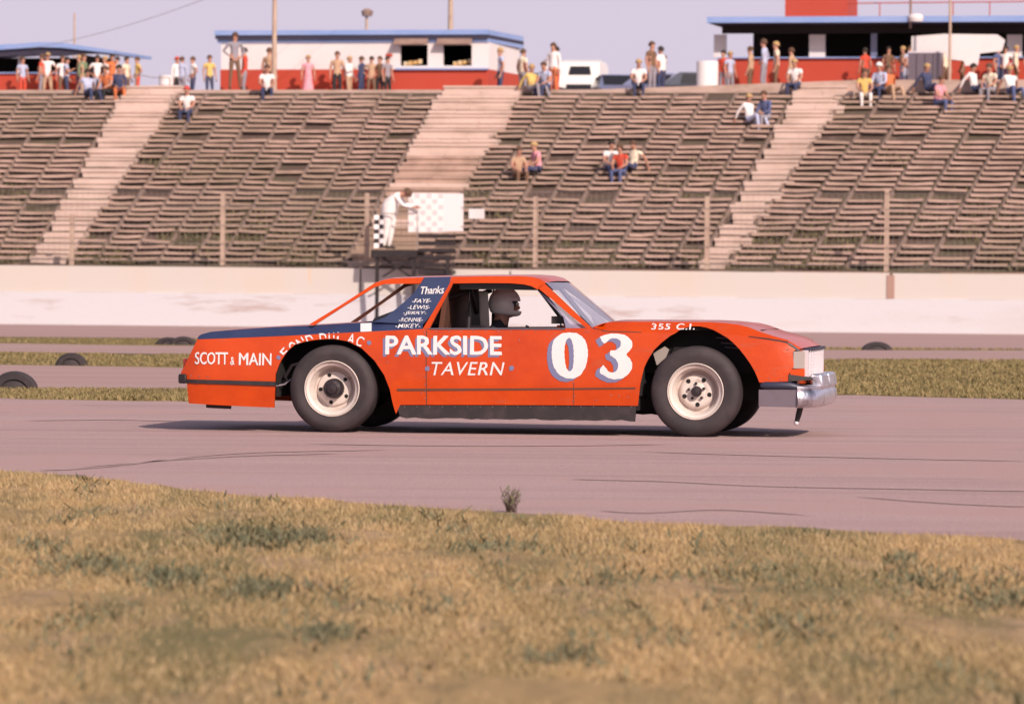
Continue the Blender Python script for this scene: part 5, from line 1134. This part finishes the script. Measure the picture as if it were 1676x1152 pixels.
# lettering -------------------------------------------------------------
def glyphs(txt, offset=0.0, shear=0.0, space=1.0):
    cv = bpy.data.curves.new('t', 'FONT'); cv.body = txt; cv.offset = offset; cv.shear = shear; cv.space_character = space; cv.resolution_u = 4; cv.fill_mode = 'FRONT'
    o = bpy.data.objects.new('t', cv); COL.objects.link(o); dg = bpy.context.evaluated_depsgraph_get(); me = bpy.data.meshes.new_from_object(o.evaluated_get(dg))
    V = [(v.co.x, v.co.y) for v in me.vertices]; Fc = [tuple(p.vertices) for p in me.polygons]; bpy.data.objects.remove(o); bpy.data.curves.remove(cv); bpy.data.meshes.remove(me)
    return V, Fc
def letter_mesh(mb, V, Fc, k, off, fn=yb):
    V = [(x+.30*math.sin(y*.7+x*.31)+.2*math.sin(x*.9), y+.30*math.sin(x*.55+1)+.15*math.sin(x*1.3+y)) for x, y in V]
    mb.add([bp(x, y, fn, off) for x, y in V], Fc, k)
def fit(V, box, ang=0.0, cap=True):
    x0, x1 = min(v[0] for v in V), max(v[0] for v in V); y0, y1 = min(v[1] for v in V), max(v[1] for v in V)
    bx0, by0, bx1, by1 = box; cx, cy = (bx0+bx1)/2, (by0+by1)/2; out = []
    for x, y in V:
        X = bx0+(x-x0)/(x1-x0)*(bx1-bx0); Y_ = by1-(y-y0)/(y1-y0)*(by1-by0); dx, dy = X-cx, Y_-cy
        out.append((cx+dx*math.cos(ang)+dy*math.sin(ang), cy-dx*math.sin(ang)+dy*math.cos(ang)))
    return out
def word(txt, box, k='letter', off=.004, offset=.02, shear=0., space=1., shade=None, fn=yb, ang=0., name='lettering', lab=None, bold=0):
    V, Fc = glyphs(txt, offset, shear, space); b = MB()
    if shade: letter_mesh(b, [(x+shade[0], y+shade[1]) for x, y in fit(V, box, ang)], Fc, 'lshade', off-.002, fn)
    for q, (dx, dy) in enumerate(((0, 0), (bold, 0), (-bold, 0), (0, bold*.7), (0, -bold*.7)) if bold else ((0, 0),)): letter_mesh(b, [(x+dx, y+dy) for x, y in fit(V, box, ang)], Fc, k, off+.0003*q, fn)
    o = b.build(name, car)
    if lab: o['label'] = lab
    return o
word('SCOTT', (319.5, 576.5, 373, 596), offset=.0, bold=.38, space=1.0, ang=R(-.8), lab='white SCOTT lettering on the rear quarter')
word('&', (377, 584, 384, 597), offset=.01)
word('MAIN', (391.5, 578, 444, 597.5), offset=.0, bold=.38, space=1.0, ang=R(-.8), lab='white MAIN lettering on the rear quarter')
word('PARKSIDE', (631, 549.5, 821, 580.5), offset=.012, bold=.55, space=1.0, shade=(-4, 4), ang=R(-.3), lab='white PARKSIDE lettering with slate shading')
word('TAVERN', (706, 592.5, 826, 614), offset=.004, shear=.22, space=1.08, ang=R(-.2), lab='thin white slanted TAVERN lettering')
def dot(px, py, r_, k='lshade', off=.004): b = MB(); V = [(px+r_*math.cos(a*math.pi/8), py+r_*math.sin(a*math.pi/8)) for a in range(16)]; letter_mesh(b, V, [tuple(range(16))], k, off); b.build('paint_dot', car)
for x, y, r_ in ((699.5, 603, 4), (837, 602.5, 4.2), (456, 585, 3.6), (604, 561, 3.6)): dot(x, y, r_)
# FOND DU LAC bent round the rear arch, its feet cut by the opening
cxa, cya = 546.0, 650.0
def arch_r(a):
    best = None
    for (x0, y0), (x1, y1) in zip(ARCHR, ARCHR[1:]):
        a0, a1 = math.atan2(cya-y0, x0-cxa), math.atan2(cya-y1, x1-cxa)
        if min(a0, a1)-1e-6 <= a <= max(a0, a1)+1e-6: t = (a-a0)/(a1-a0); x, y = x0+(x1-x0)*t, y0+(y1-y0)*t; return math.hypot(x-cxa, y-cya)
    return 95
b = MB()
for ch, px, py, w_ in (('F', 467, 577.5, 10), ('O', 480, 567.5, 12), ('N', 493, 561, 12), ('D', 507, 556, 11), ('D', 529, 553.5, 11), ('U', 542.5, 553, 10), ('L', 556, 552.5, 9), ('A', 575, 554.5, 12), ('C', 589, 558.5, 10.5)):
    a = math.atan2(cya-py, px-cxa); V, Fc = glyphs(ch, .012); V = fit(V, (px-w_/2, py-8.5, px+w_/2, py+8.5), a-math.pi/2)
    bm = bmesh.new(); vs = [bm.verts.new((x, y, 0)) for x, y in V]
    for f_ in Fc:
        try: bm.faces.new([vs[i] for i in f_])
        except ValueError: pass
    rr = arch_r(a)+1.0; nx_, ny_ = math.cos(a), -math.sin(a)
    bmesh.ops.bisect_plane(bm, geom=bm.verts[:]+bm.edges[:]+bm.faces[:], plane_co=(cxa+nx_*rr, cya+ny_*rr, 0), plane_no=(nx_, ny_, 0), clear_inner=True, dist=1e-4)
    bm.verts.index_update(); letter_mesh(b, [(v.co.x, v.co.y) for v in bm.verts], [tuple(v.index for v in f_.verts) for f_ in bm.faces], 'letter', .004); bm.free()
o = b.build('lettering', car); o['label'] = 'white FOND DU LAC lettering bent round the rear wheel arch'
word('355 C.I.', (1066, 529.5, 1137, 539.5), offset=.015, space=1.15, shear=.1, fn=yb, lab='white 355 C.I. lettering on the hood side')
for t, bx in (('Thanks', (689, 468.5, 727, 481)), ('-FAYE-', (674, 489, 706, 495.5)), ('-LEWIS-', (667, 499.5, 704, 506)), ('-JERRY-', (660, 509.5, 698, 516)), ('-RONNIE-', (653, 520, 692, 526.5)), ('-MIKEY-', (647, 530, 688, 536.5))):
    word(t, bx, offset=.004 if t != 'Thanks' else .012, shear=.3, fn=(yg if bx[3] < 527 else (lambda X, Z: min(yb(X, Z), yg(X, Z)))), off=.005, ang=R(2 if t == 'Thanks' else 0), lab='small white %s lettering on the navy sail panel' % t.strip('-'))
# big 03, traced (picture points of an enlargement: 9.859 px per photo px, origin 880,530)
def z9(L_): return [(880+x/9.859, 530+y/9.859) for x, y in L_]
def smoothc(pts, n=6, closed=True):
    out = []; m = len(pts)
    for i in range(m):
        p0, p1, p2, p3 = pts[(i-1) % m], pts[i], pts[(i+1) % m], pts[(i+2) % m]
        if len(p1) > 2 or len(p2) > 2: pass
        for j in range(n):
            t = j/n; out.append(tuple(.5*((2*p1[k])+(-p0[k]+p2[k])*t+(2*p0[k]-5*p1[k]+4*p2[k]-p3[k])*t*t+(-p0[k]+3*p1[k]-3*p2[k]+p3[k])*t**3) for k in (0, 1)))
    return out
O_out = smoothc(z9([(520, 140), (660, 165), (760, 260), (808, 400), (805, 560), (750, 740), (650, 850), (520, 882), (380, 840), (280, 730), (235, 590), (225, 430), (260, 270), (370, 165)]))
O_in = smoothc(z9([(508, 228), (545, 260), (570, 350), (582, 490), (575, 640), (552, 740), (515, 768), (478, 735), (448, 640), (430, 490), (438, 350), (468, 262)]))
T_out = z9([(1010, 205), (1060, 190), (1120, 168), (1200, 158), (1300, 160), (1400, 180), (1480, 230), (1520, 290), (1525, 350), (1500, 420), (1430, 492), (1490, 560), (1522, 640), (1515, 730), (1460, 810), (1380, 870), (1280, 892), (1180, 885), (1080, 840), (1010, 790), (1005, 750), (1030, 690), (1058, 665), (1090, 700), (1130, 750), (1180, 785), (1230, 780), (1280, 740), (1300, 690), (1290, 620), (1250, 560), (1200, 525), (1172, 515), (1168, 440), (1200, 430), (1270, 420), (1320, 375), (1345, 310), (1310, 255), (1240, 230), (1170, 245), (1120, 280), (1080, 318), (1050, 300), (1025, 250)])
T_out = smoothc(T_out, 3)
def poly_fill(loops, k, off, b, dx=0, dy=0):
    L_ = [[Vector((x+dx, y+dy, 0)) for x, y in lp] for lp in loops]; flat = [p for lp in L_ for p in lp]; tr2 = tessellate_polygon(L_)
    letter_mesh(b, [(p.x, p.y) for p in flat], [tuple(t) for t in tr2], k, off)
for nm, loops in (('0', [O_out, O_in]), ('3', [T_out])):
    b = MB(); poly_fill(loops, 'lshade', .0030, b, -7.5, 5.5); poly_fill(loops, 'lshade', .0036, b, -3.7, 2.8); poly_fill(loops, 'letter', .0055, b); o = b.build('race_number', car); o['label'] = 'large white %s with slate drop shade' % nm

# driver ------------------------------------------------------------------
dq = at(826, 497, -.10); dr = empty('person'); dr.location = CO+cu*dq.x+cw*dq.y; dr.location.z = CO.z; dr.rotation_euler = (0, 0, YAW)
tag(dr, 'driver in dark suit and white full face helmet sitting inside the orange race car', 'person')
hz = dq.z
JJ = {'pelvis': (-.12, 0, .50, (.13, .12)), 'spine': (-.11, 0, hz-.42, (.14, .11)), 'chest': (-.08, 0, hz-.28, (.17, .12)), 'neck': (-.03, 0, hz-.14, .06), 'head': (0, 0, hz, .09)}
BB = [('pelvis', 'spine', 'shirt'), ('spine', 'chest', 'shirt'), ('chest', 'neck', 'shirt'), ('neck', 'head', 'skin')]
for s, t in ((-1, 'l'), (1, 'r')):
    JJ['sh'+t] = (-.07, s*.19, hz-.25, .065); JJ['el'+t] = (.10, s*.27, hz-.44, .048); JJ['wr'+t] = (.19, s*.15, hz-.33, .034); JJ['pa'+t] = (.225, s*.14, hz-.30, (.03, .03))
    JJ['kn'+t] = (.42, s*.14, .60, .07); JJ['an'+t] = (.75, s*.12, .40, .05); JJ['hp'+t] = (-.06, s*.10, .48, .09)
    BB += [('chest', 'sh'+t, 'shirt'), ('sh'+t, 'el'+t, 'shirt'), ('el'+t, 'wr'+t, 'shirt'), ('wr'+t, 'pa'+t, 'skin'), ('pelvis', 'hp'+t, 'trousers'), ('hp'+t, 'kn'+t, 'trousers'), ('kn'+t, 'an'+t, 'trousers')]
    for k in range(4):
        JJ['f%s%d' % (t, k)] = (.245, s*.14+(k-1.5)*.012, hz-.285+(k-1.5)*.014, .011); JJ['g%s%d' % (t, k)] = (.215, s*.14+(k-1.5)*.012-s*.03, hz-.262+(k-1.5)*.014, .009)
        BB += [('pa'+t, 'f%s%d' % (t, k), 'skin'), ('f%s%d' % (t, k), 'g%s%d' % (t, k), 'skin')]
    JJ['th'+t] = (.21, s*.10, hz-.27, .010); BB.append(('pa'+t, 'th'+t, 'skin'))
dm = skin_body(JJ, BB, 'pelvis', 'driver_body', CL); 
for i, k in enumerate(('skin', 'suit', 'suit', 'shoe', 'suit')): dm.materials[i] = M[k]
db = bpy.data.objects.new('body', dm); COL.objects.link(db); db.parent = dr
# helmet: shell with an eye port, chin bar
hm = bmesh.new(); bmesh.ops.create_uvsphere(hm, u_segments=40, v_segments=28, radius=1.0)
port = []
for f in hm.faces:
    c_ = f.calc_center_median()
    if c_.x > .35 and abs(c_.y) < .80 and -.30 < c_.z < .26: port.append(f)
for v in hm.verts:
    x, y, z = v.co
    v.co = (x*.137+(.022 if x > 0 and z < .1 else 0)*min(1, x*1.5)*min(1, max(0, (.35-z)/.5)), y*.122, z*.142 if z > -.55 else -.55*.142+(z+.55)*.06)
    if z < -.3: v.co.z -= .012*max(0, x)
bmesh.ops.delete(hm, geom=port, context='FACES'); me = bpy.data.meshes.new('helmet'); hm.to_mesh(me); hm.free(); me.materials.append(M['helmet'])
for p in me.polygons: p.use_smooth = True
ho = bpy.data.objects.new('helmet', me); COL.objects.link(ho); ho.parent = dr; ho.location = (0, 0, hz); ho.rotation_euler = (0, R(4), 0)
sm_ = ho.modifiers.new('s', 'SOLIDIFY'); sm_.thickness = .014; sm_.offset = -1
b = MB(); b.ball((.0, 0, 0), (.114, .104, .115), 'cage', 20, 14); o = b.build('helmet_lining', ho)
b = MB(); b.ball((.045, 0, -.02), (.075, .065, .095), 'skin', 16, 12); b.ball((.122, 0, -.025), (.012, .010, .018), 'skin', 8, 6)
for s in (-1, 1): b.ball((.107, s*.03, .005), .012, 'checkw', 8, 6); b.ball((.117, s*.03, .005), .005, 'void', 6, 5)
b.box((.110, 0, -.062), (.012, .035, .006), 'hutred'); b.build('face', ho)
